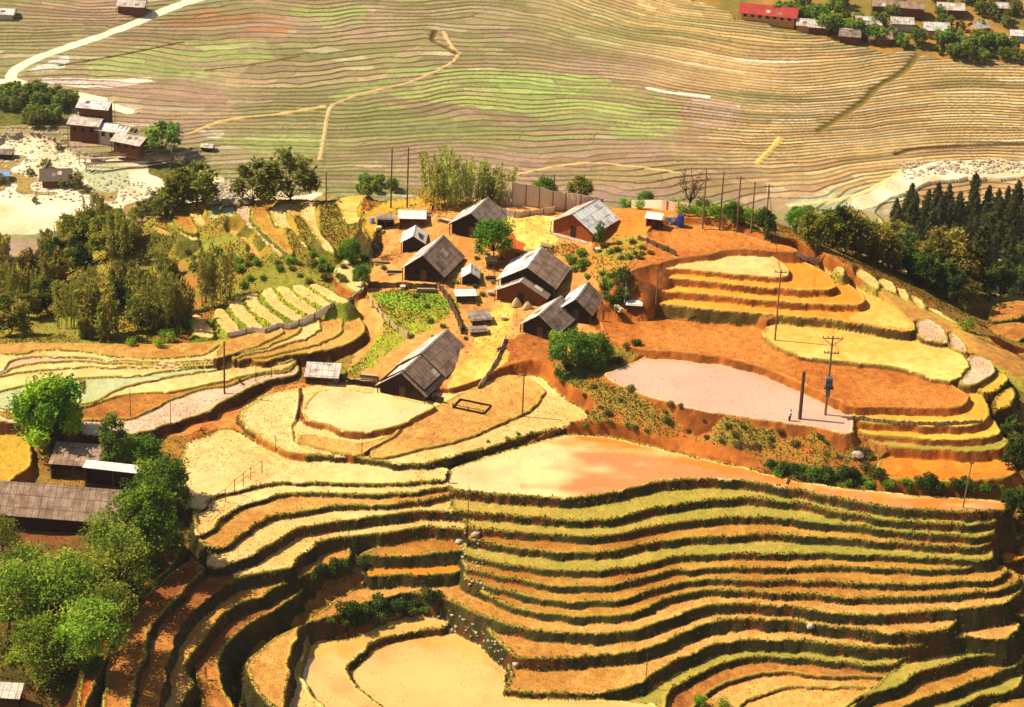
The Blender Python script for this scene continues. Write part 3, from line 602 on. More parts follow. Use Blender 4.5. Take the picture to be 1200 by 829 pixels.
def b_ground(nt, b):
    a = nt.nodes.new('ShaderNodeAttribute'); a.attribute_name = 'Col'
    w = nt.nodes.new('ShaderNodeAttribute'); w.attribute_name = 'wet'
    g = nt.nodes.new('ShaderNodeAttribute'); g.attribute_name = 'rough'
    geo = nt.nodes.new('ShaderNodeNewGeometry'); pos = geo.outputs['Position']
    c = noise_mul(nt, a.outputs['Color'], .8, .86, 1.14, 5, pos)
    c = noise_mul(nt, c, 5.0, .86, 1.14, 3, pos)
    # little clods and roots, only where the ground is dry and rough
    vo = nt.nodes.new('ShaderNodeTexVoronoi'); vo.inputs['Scale'].default_value = 2.4; nt.links.new(pos, vo.inputs['Vector'])
    lt = nt.nodes.new('ShaderNodeMapRange'); lt.inputs['From Min'].default_value = .1; lt.inputs['From Max'].default_value = .32; lt.inputs['To Min'].default_value = .62; lt.inputs['To Max'].default_value = 1
    nt.links.new(vo.outputs['Distance'], lt.inputs['Value'])
    mm = nt.nodes.new('ShaderNodeMix'); mm.data_type = 'FLOAT'; nt.links.new(g.outputs['Fac'], mm.inputs[0]); mm.inputs[2].default_value = 1; nt.links.new(lt.outputs[0], mm.inputs[3])
    sc = nt.nodes.new('ShaderNodeVectorMath'); sc.operation = 'SCALE'; nt.links.new(c, sc.inputs[0]); nt.links.new(mm.outputs[0], sc.inputs['Scale'])
    nt.links.new(sc.outputs[0], b.inputs['Base Color'])
    n = nt.nodes.new('ShaderNodeTexNoise'); n.inputs['Scale'].default_value = .35; n.inputs['Detail'].default_value = 4; nt.links.new(pos, n.inputs['Vector'])
    t1 = nt.nodes.new('ShaderNodeMapRange'); t1.inputs['From Min'].default_value = .4; t1.inputs['From Max'].default_value = .6; t1.inputs['To Min'].default_value = .35; t1.inputs['To Max'].default_value = 1; nt.links.new(n.outputs['Fac'], t1.inputs['Value'])
    ml = nt.nodes.new('ShaderNodeMath'); ml.operation = 'MULTIPLY'; nt.links.new(t1.outputs[0], ml.inputs[0]); nt.links.new(w.outputs['Fac'], ml.inputs[1])
    rr = nt.nodes.new('ShaderNodeMapRange'); rr.inputs['To Min'].default_value = .95; rr.inputs['To Max'].default_value = .13; nt.links.new(ml.outputs[0], rr.inputs['Value']); nt.links.new(rr.outputs[0], b.inputs['Roughness'])
    sp = nt.nodes.new('ShaderNodeMapRange'); sp.inputs['To Min'].default_value = .15; sp.inputs['To Max'].default_value = .55; nt.links.new(ml.outputs[0], sp.inputs['Value']); nt.links.new(sp.outputs[0], b.inputs['Specular IOR Level'])
    n2_ = nt.nodes.new('ShaderNodeTexNoise'); n2_.inputs['Scale'].default_value = 3.5; n2_.inputs['Detail'].default_value = 6; nt.links.new(pos, n2_.inputs['Vector'])
    bs = nt.nodes.new('ShaderNodeMapRange'); bs.inputs['From Max'].default_value = .7; bs.inputs['To Min'].default_value = .55; bs.inputs['To Max'].default_value = .02; nt.links.new(w.outputs['Fac'], bs.inputs['Value'])
    bp = nt.nodes.new('ShaderNodeBump'); bp.inputs['Distance'].default_value = .25; nt.links.new(bs.outputs[0], bp.inputs['Strength']); nt.links.new(n2_.outputs['Fac'], bp.inputs['Height']); nt.links.new(bp.outputs[0], b.inputs['Normal'])
M_ground = mat('terraced_earth', build=b_ground)
def b_water(nt, b):
    geo = nt.nodes.new('ShaderNodeNewGeometry'); rgb = nt.nodes.new('ShaderNodeAttribute'); rgb.attribute_name = 'Col'
    c = noise_mul(nt, rgb.outputs['Color'], .12, .9, 1.1, 4, geo.outputs['Position']); nt.links.new(c, b.inputs['Base Color'])
    b.inputs['Roughness'].default_value = .04; b.inputs['Specular IOR Level'].default_value = .5; b.inputs['IOR'].default_value = 2.2
    n = nt.nodes.new('ShaderNodeTexNoise'); n.inputs['Scale'].default_value = 1.2; nt.links.new(geo.outputs['Position'], n.inputs['Vector'])
    bp = nt.nodes.new('ShaderNodeBump'); bp.inputs['Strength'].default_value = .03; bp.inputs['Distance'].default_value = .1; nt.links.new(n.outputs['Fac'], bp.inputs['Height']); nt.links.new(bp.outputs[0], b.inputs['Normal'])
M_water = mat('muddy_water', build=b_water)
# ------------------------------------------------------------------ terrain sheet
idx = np.arange(NY*NU).reshape(NY, NU)
FQ = np.stack([idx[:-1, :-1], idx[:-1, 1:], idx[1:, 1:], idx[1:, :-1]], -1).reshape(-1, 4)
gr_ = np.where(TREAD > 0, np.where(TREAD == 1, .8, .35), .0); gr_[yv:] = .0
terr = mesh_np('terraced_ground', np.stack([X, Y, Z], -1).reshape(-1, 3), FQ, M_ground, np.clip(C, 0, 1).reshape(-1, 3), {'wet': WET, 'rough': gr_}, smooth_=True)
terr['kind'] = 'structure'; terr['label'] = 'terraced hillside and valley floor of muddy and dry rice paddies'
# far country round the sheet, a little lower where it passes beneath
gx = np.concatenate([np.linspace(-4000, -260, 18), np.linspace(-240, 240, 60), np.linspace(260, 4000, 18)]); gy = np.concatenate([np.linspace(-600, 140, 12), np.linspace(150, 900, 100), np.linspace(920, 6000, 30)])
GX, GY = np.meshgrid(gx, gy); cx = np.clip(GX, -330, 330); cy = np.clip(GY, 150, 1300)
GZ = np.where(cy < 640, np.maximum(HILL(cx, np.minimum(cy, 720)), -112), VAL(cx, cy))
inside = (np.abs(GX) < .245*GY+8) & (GY > 270) & (GY < 905)
GZ = GZ + np.where(inside, -9, 0) + np.clip((GY-1300)/5000, 0, 1)*500 + np.clip((np.abs(GX)-400)/3600, 0, 1)*350 + vnoise(GX, GY, 400, 91)*np.clip((GY-950)/800, 0, 1)*90
GZ = np.where(GY < 150, -80-(150-GY)*.02, GZ)
ii = np.arange(GX.size).reshape(GX.shape); fq = np.stack([ii[:-1, :-1], ii[:-1, 1:], ii[1:, 1:], ii[1:, :-1]], -1).reshape(-1, 4)
cc_ = mix(np.broadcast_to(lin((110,104,50)), GX.shape+(3,)), np.broadcast_to(lin((160,118,66)), GX.shape+(3,)), np.clip(vnoise(GX, GY, 60, 92)*.5+.5, 0, 1))
o = mesh_np('distant_hills', np.stack([GX, GY, GZ], -1).reshape(-1, 3), fq, M_ground, cc_.reshape(-1, 3), {'wet': np.zeros(GX.size), 'rough': np.zeros(GX.size)}, smooth_=True); o['kind'] = 'structure'
# water standing in the flooded paddies
import bmesh
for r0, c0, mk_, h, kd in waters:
    cell = mk_[:-1, :-1] & mk_[1:, :-1] & mk_[:-1, 1:] & mk_[1:, 1:]
    zz_ = Z[r0:r0+mk_.shape[0], c0:c0+mk_.shape[1]]; cell &= (zz_[:-1, :-1] < h+.4) & (zz_[1:, 1:] < h+.4) & (zz_[:-1, :-1] > h-.4)
    ix = np.arange(mk_.size).reshape(mk_.shape); fq = np.stack([ix[:-1, :-1], ix[:-1, 1:], ix[1:, 1:], ix[1:, :-1]], -1)[cell]
    used, inv = np.unique(fq, return_inverse=True)
    xs_ = X[r0:r0+mk_.shape[0], c0:c0+mk_.shape[1]].ravel()[used]; yy_ = Y[r0:r0+mk_.shape[0], c0:c0+mk_.shape[1]].ravel()[used]
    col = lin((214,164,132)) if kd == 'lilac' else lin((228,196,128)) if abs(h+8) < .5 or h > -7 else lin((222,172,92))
    t_ = np.clip(vnoise(xs_, yy_, 5, 95)*.35+vnoise(xs_, yy_, 1.7, 96)*.2+np.clip(np.clip((xs_-3)/13, 0, 1)*1.0+np.where(xs_ > 2, vnoise(xs_*.5, yy_*1.6, 3.2, 97)*.75, 0), 0, 1.3)*(abs(h+8) < .5), 0, 1)[:, None]  # random mud blotches; the long pond's orange right is the bank's reflection painted in
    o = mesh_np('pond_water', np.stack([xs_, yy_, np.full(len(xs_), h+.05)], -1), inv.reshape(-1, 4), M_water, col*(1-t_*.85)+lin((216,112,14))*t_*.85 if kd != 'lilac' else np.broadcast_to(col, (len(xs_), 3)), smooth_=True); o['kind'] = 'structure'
# ------------------------------------------------------------------ light
SUN_EL, SUN_AZ = R(50), None
sdir = np.array([-.98*cos(SUN_EL), .12*cos(SUN_EL), sin(SUN_EL)]); sdir /= np.linalg.norm(sdir)
L = bpy.data.lights.new('sun', 'SUN'); L.energy = 4.8; L.angle = R(.5); L.color = (1, .9, .7)
lo_ = bpy.data.objects.new('sun', L); COL.objects.link(lo_); lo_.rotation_euler = Vector(-sdir).to_track_quat('-Z', 'Y').to_euler()
wd = bpy.data.worlds.new('World'); scene.world = wd; wd.use_nodes = True; nt = wd.node_tree
sky = nt.nodes.new('ShaderNodeTexSky'); sky.sky_type = 'NISHITA'; sky.sun_disc = False; sky.sun_elevation = SUN_EL
sky.sun_rotation = math.atan2(sdir[0], sdir[1]); sky.altitude = 1500; sky.dust_density = 4.0; sky.air_density = 1.0; sky.ozone_density = .6
nt.links.new(sky.outputs[0], nt.nodes['Background'].inputs[0]); nt.nodes['Background'].inputs[1].default_value = .06
vs = scene.view_settings; vs.view_transform = 'Standard'; vs.look = 'None'; vs.exposure = .78; vs.gamma = 1; vs.use_curve_mapping = False
scene.render.engine = 'CYCLES'
# ================================================================== things
def tag(o, label, cat, group=None):
    o['label'] = label; o['category'] = cat
    if group: o['group'] = group
    return o
def empty(name, loc, rz=0):
    o = bpy.data.objects.new(name, None); COL.objects.link(o); o.location = loc; o.rotation_euler = (0, 0, rz); return o
class MB:
    def __init__(s): s.v = []; s.f = []
    def quad(s, a, b, c, d):
        n = len(s.v); s.v += [a, b, c, d]; s.f.append((n, n+1, n+2, n+3))
    def hexa(s, p):           # 8 points: bottom ring 0-3, top ring 4-7
        n = len(s.v); s.v += [tuple(q) for q in p]
        for f in ((3,2,1,0),(4,5,6,7),(0,1,5,4),(1,2,6,5),(2,3,7,6),(3,0,4,7)): s.f.append(tuple(n+i for i in f))
    def box(s, x0, x1, y0, y1, z0, z1): s.hexa([(x0,y0,z0),(x1,y0,z0),(x1,y1,z0),(x0,y1,z0),(x0,y0,z1),(x1,y0,z1),(x1,y1,z1),(x0,y1,z1)])
    def tube(s, pts, rad, n=6, cap=True):
        pts = [np.array(p, float) for p in pts]; rads = rad if hasattr(rad, '__len__') else [rad]*len(pts); base = len(s.v)
        for i, p in enumerate(pts):
            d = pts[min(i+1, len(pts)-1)]-pts[max(i-1, 0)]; d /= np.linalg.norm(d)+1e-9
            a = np.cross(d, (0, 0, 1) if abs(d[2]) < .9 else (1, 0, 0)); a /= np.linalg.norm(a); b = np.cross(d, a)
            for k in range(n): t = 2*pi*k/n; s.v.append(tuple(p+rads[i]*(a*cos(t)+b*sin(t))))
        for i in range(len(pts)-1):
            for k in range(n): s.f.append((base+i*n+k, base+i*n+(k+1)%n, base+(i+1)*n+(k+1)%n, base+(i+1)*n+k))
        if cap: s.f.append(tuple(base+k for k in range(n))); s.f.append(tuple(base+(len(pts)-1)*n+k for k in reversed(range(n))))
    def prism(s, prof, x0, x1):  # profile in (y,z), extruded along x
        n = len(s.v); k = len(prof); s.v += [(x0, a, b) for a, b in prof]+[(x1, a, b) for a, b in prof]
        s.f.append(tuple(range(n, n+k))); s.f.append(tuple(reversed(range(n+k, n+2*k))))
        for i in range(k): j = (i+1) % k; s.f.append((n+i, n+k+i, n+k+j, n+j))
    def build(s, name, mt, parent=None, fix=True):
        me = bpy.data.meshes.new(name); me.from_pydata(s.v, [], s.f); me.update()
        if fix:
            bm = bmesh.new(); bm.from_mesh(me); bmesh.ops.recalc_face_normals(bm, faces=bm.faces); bm.to_mesh(me); bm.free()
        me.materials.append(mt); o = bpy.data.objects.new(name, me); COL.objects.link(o)
        if parent: o.parent = parent
        return o
def geo_(nt): return nt.nodes.new('ShaderNodeNewGeometry').outputs['Position']
def surf(name, c1, c2, scale=1.2, rough=.9, sheets=None, streak=None, emit=None, spec=.2):
    """worn surface: two tones by noise; sheets=(w,h) adds overlapping roofing sheets; streak=axis scale for boards"""
    def bld(nt, b):
        tc = nt.nodes.new('ShaderNodeTexCoord'); oi = nt.nodes.new('ShaderNodeObjectInfo')
        n = nt.nodes.new('ShaderNodeTexNoise'); n.inputs['Scale'].default_value = scale; n.inputs['Detail'].default_value = 7; n.inputs['Roughness'].default_value = .65
        mp = nt.nodes.new('ShaderNodeMapping'); nt.links.new(tc.outputs['Object'], mp.inputs['Vector'])
        if streak: mp.inputs['Scale'].default_value = streak
        nt.links.new(mp.outputs[0], n.inputs['Vector'])
        mr = nt.nodes.new('ShaderNodeMapRange'); mr.inputs['From Min'].default_value = .35; mr.inputs['From Max'].default_value = .65; nt.links.new(n.outputs['Fac'], mr.inputs['Value'])
        mx = nt.nodes.new('ShaderNodeMix'); mx.data_type = 'RGBA'; mx.inputs[6].default_value = (*lin(c1), 1); mx.inputs[7].default_value = (*lin(c2), 1); nt.links.new(mr.outputs[0], mx.inputs[0])
        out = mx.outputs[2]
        if sheets:
            st = nt.nodes.new('ShaderNodeTexNoise'); st.inputs['Scale'].default_value = .45; st.inputs['Detail'].default_value = 8; st.inputs['Roughness'].default_value = .7; nt.links.new(geo_(nt), st.inputs['Vector'])
            sr = nt.nodes.new('ShaderNodeMapRange'); sr.inputs['From Min'].default_value = .5; sr.inputs['From Max'].default_value = .62; sr.inputs['To Max'].default_value = .55; nt.links.new(st.outputs['Fac'], sr.inputs['Value'])
            sm_ = nt.nodes.new('ShaderNodeMix'); sm_.data_type = 'RGBA'; sm_.inputs[7].default_value = (*lin((118,84,58)), 1); nt.links.new(sr.outputs[0], sm_.inputs[0]); nt.links.new(out, sm_.inputs[6]); out = sm_.outputs[2]
            br = nt.nodes.new('ShaderNodeTexBrick'); br.inputs['Scale'].default_value = 1; br.inputs['Brick Width'].default_value = sheets[0]; br.inputs['Row Height'].default_value = sheets[1]; br.inputs['Mortar Size'].default_value = .045; br.offset = 0
            br.inputs['Color1'].default_value = (1, 1, 1, 1); br.inputs['Color2'].default_value = (.82, .8, .78, 1); br.inputs['Mortar'].default_value = (.42, .42, .42, 1); nt.links.new(tc.outputs['Object'], br.inputs['Vector'])
            mu = nt.nodes.new('ShaderNodeMix'); mu.data_type = 'RGBA'; mu.blend_type = 'MULTIPLY'; mu.inputs[0].default_value = 1; nt.links.new(out, mu.inputs[6]); nt.links.new(br.outputs['Color'], mu.inputs[7]); out = mu.outputs[2]
            wv = nt.nodes.new('ShaderNodeTexWave'); wv.wave_type = 'BANDS'; wv.bands_direction = 'X'; wv.inputs['Scale'].default_value = 1.6; nt.links.new(tc.outputs['Object'], wv.inputs['Vector'])
            bp = nt.nodes.new('ShaderNodeBump'); bp.inputs['Strength'].default_value = .5; bp.inputs['Distance'].default_value = .05; nt.links.new(wv.outputs['Fac'], bp.inputs['Height']); nt.links.new(bp.outputs[0], b.inputs['Normal'])
        nt.links.new(out, b.inputs['Base Color'])
    return mat(name, rough=rough, build=bld, spec=spec)
M = {
 'roof_bright': surf('bright_cement_sheet', (246,242,236), (220,216,212), .6, sheets=(.9, 1.5)),
 'cement': surf('weathered_cement_sheet', (222,208,194), (176,158,144), .9, sheets=(.9, 1.5)),
 'cement_dark': surf('old_cement_sheet', (166,146,132), (120,102,90), .8, sheets=(.9, 1.5)),
 'cement_white': surf('new_cement_sheet', (236,230,222), (200,196,192), .6, sheets=(.9, 1.5)),
 'cement_brown': surf('brown_cement_sheet', (178,148,126), (128,102,84), .8, sheets=(.9, 1.5)),
 'tin_white': surf('pale_metal_sheet', (226,222,212), (190,180,164), .8, rough=.5),
 'thatch': surf('grey_thatch', (116,98,84), (72,58,48), 3, streak=(8, 1, 1)),
 'boards': surf('brown_boards', (120,66,32), (82,42,20), 1.5, streak=(6, 6, .6)),
 'boards_dark': surf('dark_boards', (62,38,24), (34,22,16), 1.5, streak=(6, 6, .6)),
 'boards_orange': surf('orange_boards', (170,88,36), (128,62,26), 1.2, streak=(4, 4, .5)),
 'bamboo': surf('split_bamboo', (224,202,172), (186,156,128), 2.2, streak=(9, 9, .5)),
 'plaster': surf('pale_plaster', (206,196,180), (170,156,138), .7),
 'ochre': surf('ochre_plaster', (206,160,100), (176,130,76), .7),
 'red_tile': surf('red_roof', (176,60,50), (146,44,40), .8, rough=.6),
 'concrete': surf('concrete', (196,178,150), (146,126,100), 1.1),
 'pole_grey': surf('pole_concrete', (150,118,84), (104,80,56), 1.1),
 'wood': surf('grey_wood', (112,84,56), (70,50,34), 2, streak=(6, 6, .6)),
 'metal': surf('galvanised_metal', (120,126,132), (84,88,94), 2, rough=.45, spec=.5),
 'ceramic': surf('insulator', (120,90,70), (90,60,44), 2, rough=.3, spec=.5),
 'bark': surf('bark', (74,56,40), (44,32,22), 3, streak=(4, 4, 1)),
 'culm': surf('bamboo_culm', (132,130,60), (92,92,40), 2),
 'stone': surf('stone', (196,178,150), (130,112,90), 1.6),
 'dark': surf('dark_opening', (24,20,18), (14,12,10), 2),
 'plastic': surf('white_plastic_sheet', (232,224,208), (204,190,164), 1.5, rough=.45, spec=.4),
 'tarp': surf('grey_tarpaulin', (120,132,140), (92,104,112), .7, rough=.5),
 'blue': surf('blue_plastic', (34,62,150), (26,46,116), 1, rough=.4, spec=.5),
 'ltblue': surf('pale_blue_plastic', (130,160,214), (108,136,190), 1, rough=.4),
 'cloth': surf('white_cloth', (226,222,214), (190,186,180), 2),
 'darkcloth': surf('dark_cloth', (40,40,52), (26,26,34), 2),
 'skin': surf('skin', (164,112,78), (146,96,66), 2),
 'straw': surf('straw', (206,184,136), (156,128,84), 5, streak=(3, 3, 1)),
 'wire': surf('black_wire', (30,26,24), (20,18,16), 2),
 'water': M_water,
}
# ------------------------------------------------------------------ houses
def roof_slope(mb, x0, x1, y0, z0, y1, z1, th=.09):
    """a sloping slab between the eave line (y0,z0) and the ridge line (y1,z1)"""
    mb.hexa([(x0,y0,z0-th),(x1,y0,z0-th),(x1,y1,z1-th),(x0,y1,z1-th),(x0,y0,z0),(x1,y0,z0),(x1,y1,z1),(x0,y1,z1)])
def house(name, label, cat, base, yaw, Lx, Wy, wh, rise, left='cement', right='cement', wall='boards', over=.6, gable=None, group=None,
          step=None, door=True, plinth=None, windows=0, sink=.6, openfront=False):
    """ridge runs along local x; +x end is the far gable, local +y side = left, -y side = right; base is the middle of the near gable"""
    r = empty(name, base, yaw); tag(r, label, cat, group)
    h = Wy/2
    w = MB()
    t = .12
    w.box(0, t, -h, h, -sink, wh); w.box(Lx-t, Lx, -h, h, -sink, wh); w.box(t, Lx-t, h-t, h, -sink, wh); w.box(t, Lx-t, -h, -h+t, -sink, wh)
    w.build('wall', M[wall], r)
    sl = rise/(h+over)
    ry = wh + rise*(h/(h+over))
    for x in (0.02, Lx-.12): g = MB(); g.prism([(-h, wh+.002), (h, wh+.002), (0, ry-.12)], x, x+.1); g.build('gable', M[gable or wall], r)
    zr = ry; ze = ry - sl*(h+over)
    rf = MB(); rf2 = MB()
    if step:
        segs = [(-over, Lx*step, -.32), (Lx*step-.25, Lx+over, 0)]
    else: segs = [(-over, Lx+over, 0)]
    for a, b, dz in segs:
        roof_slope(rf, a, b, h+over, ze+dz, .0, zr+dz); roof_slope(rf2, a, b, -h-over, ze+dz, 0, zr+dz)
    o1 = rf.build('roof_slope', M[left], r); o2 = rf2.build('roof_slope', M[right], r)  # village roofs: sunlit left and shaded right tones are put into the slope colours
    if left != right: o1['label'] = 'paler roof slope'; o2['label'] = 'darker roof slope'
    c = MB()
    for a, b, dz in segs: c.prism([(-.22, zr+dz-.12), (0, zr+dz+.07), (.22, zr+dz-.12), (0, zr+dz-.02)], a-.03, b+.03)
    c.build('ridge_cap', M[left], r)
    for k in range(random.randint(2, 4)):
        u0 = random.uniform(0, Lx-1.6); v0 = random.uniform(.15, .6); sd = random.choice((-1, 1)); pm = MB(); w_ = random.uniform(.9, 1.6)
        y0_, y1_ = sd*(h+over)*(1-v0), sd*(h+over)*(1-v0-.28); z0_, z1_ = ze+(zr-ze)*v0+.05, ze+(zr-ze)*(v0+.28)+.05; dz_ = -.32 if step and u0+w_ < Lx*step else 0
        pm.hexa([(u0,y0_,z0_+dz_-.03),(u0+w_,y0_,z0_+dz_-.03),(u0+w_+.1,y1_,z1_+dz_-.03),(u0+.1,y1_,z1_+dz_-.03),(u0,y0_,z0_+dz_),(u0+w_,y0_,z0_+dz_),(u0+w_+.1,y1_,z1_+dz_),(u0+.1,y1_,z1_+dz_)])
        pm.build('patch_sheet', M[random.choice(('cement_dark','thatch','tin_white','cement'))], r)
    for x in (-over+.15, Lx+over-.25):
        for y in (-h-.2, h+.2):
            zt_ = ze + sl*(over-.2) - .12 + (-.32 if step and x < Lx/2 else 0)
            q = MB(); q.box(x, x+.12, y-.06, y+.06, -sink-.6, zt_); q.build('post', M['wood'], r)
    if door:
        d = MB(); d.box(-.04, -.003, -.5, .45, -sink, min(1.9, wh-.15)); d.build('door', M['boards_dark' if wall != 'boards_dark' else 'wood'], r)
    for k in range(windows):
        yy = -h + (k+1)*Wy/(windows+1); wi = MB(); wi.box(-.05, -.004, yy-.4, yy+.4, wh*.45, wh*.45+.8); f = wi.build('window', M['dark'], r)
        s_ = MB(); s_.box(-.1, -.052, yy-.5, yy+.5, wh*.45-.08, wh*.45-.004); s_.build('sill', M['wood'], f)
    if plinth:
        pl = MB(); pl.box(-plinth, -.003, -h-.5, h+.8, -sink-.4, -.02); pl.build('plinth', M['concrete'], r)
    return r
def up(p, dz): return (p[0], p[1], p[2]+dz)
def gpx(px, py): return hit(px, py)
Y_ = lambda deg: R(deg)
house('farmhouse','long farmhouse with a stepped grey sheet roof, lowest in the village beside the path','house', up(gpx(471,466),0), Y_(68), 15.5, 7.2, 1.9, 3.1, 'cement','cement_brown','boards_dark', step=.42)
house('farmhouse','brown roofed farmhouse with an open dark gable, behind the green garden','house', up(gpx(496,330),0), Y_(71.5), 8.0, 6.4, 2.1, 3.1, 'cement','cement_brown','boards_dark', windows=2)
house('hut','small hut with a bright white gabled roof beside the brown farmhouse','hut', up(gpx(484,295),0), Y_(88), 3.8, 3.4, 1.7, 1.3, 'cement_white','tin_white','boards_dark', over=.35, door=False)
house('farmhouse','long dark farmhouse under a grey roof, half hidden by the round green tree','house', up(gpx(552,280),0), Y_(70), 6.6, 6.8, 2.2, 2.7, 'cement','cement_dark','boards_dark')
house('farmhouse','wooden house with orange board gable and white sheet roof on a pale plinth','house', up(gpx(671,279),.1), Y_(59), 7.0, 7.4, 2.1, 2.5, 'cement','roof_bright','boards_orange', plinth=.9)
house('farmhouse','broad farmhouse in the middle of the village with a sunlit pale roof slope','house', up(gpx(617,352),0), Y_(75), 7.6, 8.6, 3.1, 2.9, 'cement_white','cement_brown','boards_dark', door=False)
house('porch','low board porch under its own brown roof in front of the broad farmhouse','house', up(gpx(610,357),0), Y_(75), 2.6, 7.8, 2.0, 2.3, 'cement','cement_brown','boards', over=.5)
house('farmhouse','small farmhouse with a pale left slope, behind the bushy tree by the path','house', up(gpx(632,396),0), Y_(66), 7.2, 5.6, 1.9, 2.5, 'cement','cement_dark','boards_dark')
house('farmhouse','small farmhouse with bare rafters on the left slope and a brown right slope','house', up(gpx(674,378),.3), Y_(74), 6.0, 4.6, 2.0, 2.3, 'cement_white','cement_brown','boards_dark')
house('shed','tiny shed with a pale gabled roof between the farmhouses','shed', up(gpx(551,334),0), Y_(90), 3.2, 2.6, 1.3, 1.0, 'cement_white','cement','boards_dark', over=.25, door=False)
def leanto(name, label, base, yaw, Lx, Wy, h0, h1, roof='cement', wall='boards_dark', closed=True, group=None, cat='shed'):
    r = empty(name, base, yaw); tag(r, label, cat, group)
    m_ = MB(); m_.hexa([(-Lx/2-.3,-Wy/2-.3,h0-.07),(Lx/2+.3,-Wy/2-.3,h0-.07),(Lx/2+.3,Wy/2+.3,h1-.07),(-Lx/2-.3,Wy/2+.3,h1-.07),(-Lx/2-.3,-Wy/2-.3,h0),(Lx/2+.3,-Wy/2-.3,h0),(Lx/2+.3,Wy/2+.3,h1),(-Lx/2-.3,Wy/2+.3,h1)]); m_.build('roof', M[roof], r)
    for x in (-Lx/2, 0, Lx/2):
        for y, hh in ((-Wy/2, h0), (Wy/2, h1)):
            q = MB(); q.box(x-.06, x+.06, y-.06, y+.06, -.9, hh-.1); q.build('post', M['wood'], r)
    w = MB()
    if closed: w.box(-Lx/2+.07, Lx/2-.07, Wy/2-.16, Wy/2-.08, -.7, h1-.2); w.box(-Lx/2+.07, -Lx/2+.14, -Wy/2+.1, Wy/2-.17, -.7, h0-.15); w.box(Lx/2-.14, Lx/2-.07, -Wy/2+.1, Wy/2-.17, -.7, h0-.15)
    else: w.box(-Lx/2+.07, Lx/2-.07, Wy/2-.16, Wy/2-.08, -.7, .7)
    w.build('wall', M[wall], r)
    rl = MB(); rl.box(-Lx/2, Lx/2, -Wy/2-.1, -Wy/2-.07, .45, .55); rl.box(-Lx/2, Lx/2, -Wy/2-.1, -Wy/2-.07, .9, 1.0); rl.build('rail', M['wood'], r)
    return r
leanto('shed','open pig shed with a pale flat sheet roof on the edge of the paddies', gpx(378,446), R(-2), 4.6, 3.2, 1.3, 2.0, 'cement', closed=True)
leanto('shed','long low shed with a white sheet roof behind the white roofed hut', gpx(483,262), R(3), 4.0, 2.4, 1.4, 1.7, 'tin_white')
leanto('shed','small white topped lean-to in front of the tiny gabled shed', gpx(545,352), R(10), 2.8, 1.6, 1.1, 1.3, 'tin_white')
leanto('shed','low brown lean-to beside the sand path above the long farmhouse', gpx(562,378), R(18), 2.9, 2.2, .9, 1.3, 'cement_dark')
leanto('shed','little grey lean-to under the tree above the long farmhouse', gpx(560,392), R(14), 2.4, 1.2, .7, .9, 'cement_dark')
leanto('shed','small dark shed with a white roof by the orange field', gpx(766,263), R(-12), 2.2, 1.6, 1.3, 1.6, 'tin_white')
leanto('shed','small box shed with a pale roof at the left end of the orange steps', gpx(743,362), R(-4), 2.0, 1.4, .9, 1.1, 'tin_white')
leanto('shed','crate like shed on legs on the sandy yard beside the round tree', gpx(575,312), R(5), 1.3, 1.2, 1.3, 1.4, 'straw', 'bamboo')
leanto('shed','small grey storage lean-to on the terrace left of the white topped shed', gpx(452,261), R(0), 2.6, 1.2, .9, 1.1, 'cement_dark')
leanto('barn','small barn with a plain grey brown sheet roof under the bright green tree','' and 0 or gpx(90,552), R(-4), 6.2, 4.4, 2.0, 3.0, 'cement_brown', cat='barn')
house('farmhouse','long farmhouse with a brown ribbed roof facing the camera, at the left edge among trees','house', up(gpx(168,612),0), R(176), 20, 7.0, 2.0, 3.0, 'cement_brown','cement_brown','boards_dark')
leanto('shed','long white roofed lean-to behind the long brown roofed farmhouse', gpx(135,575), R(-8), 8.0, 1.6, 3.6, 3.7, 'tin_white')
leanto('shed','small shed with a ribbed pale roof in the bottom left corner', gpx(4,824), R(-2), 4.2, 2.2, 1.6, 2.2, 'cement')
house('hut','dark roofed hut half hidden in the shady wood on the right','hut', up(gpx(1036,304),.5), R(60), 4.5, 4.0, 2.0, 1.8, 'cement','cement_dark','boards_dark')
# animals' straw heaps under the porch eave
def heap(label, px, py, w, hgt):
    x, y, z = gpx(px, py); m_ = MB(); n = 18
    for ring in range(6):
        t = ring/5
        for k in range(n):
            a = 2*pi*k/n; rr = w*(1-t**1.8)*(1+.12*sin(3*a+px)+.08*random.random()); m_.v.append((rr*cos(a), rr*.8*sin(a), hgt*t+.06*random.random()))
    for ring in range(5):
        for k in range(n): m_.f.append((ring*n+k, ring*n+(k+1)%n, (ring+1)*n+(k+1)%n, (ring+1)*n+k))
    m_.f.append(tuple(5*n+k for k in range(n)))
    o = m_.build('straw_heap', M['straw'], fix=False); o.location = (x, y, z-.1); tag(o, label, 'straw heap', 'straw heaps by the porch')
heap('pale straw heap at the porch wall, left of the two', 605, 359, .8, 1.5); heap('pale straw heap at the porch wall, right of the two', 618, 362, .8, 1.3)
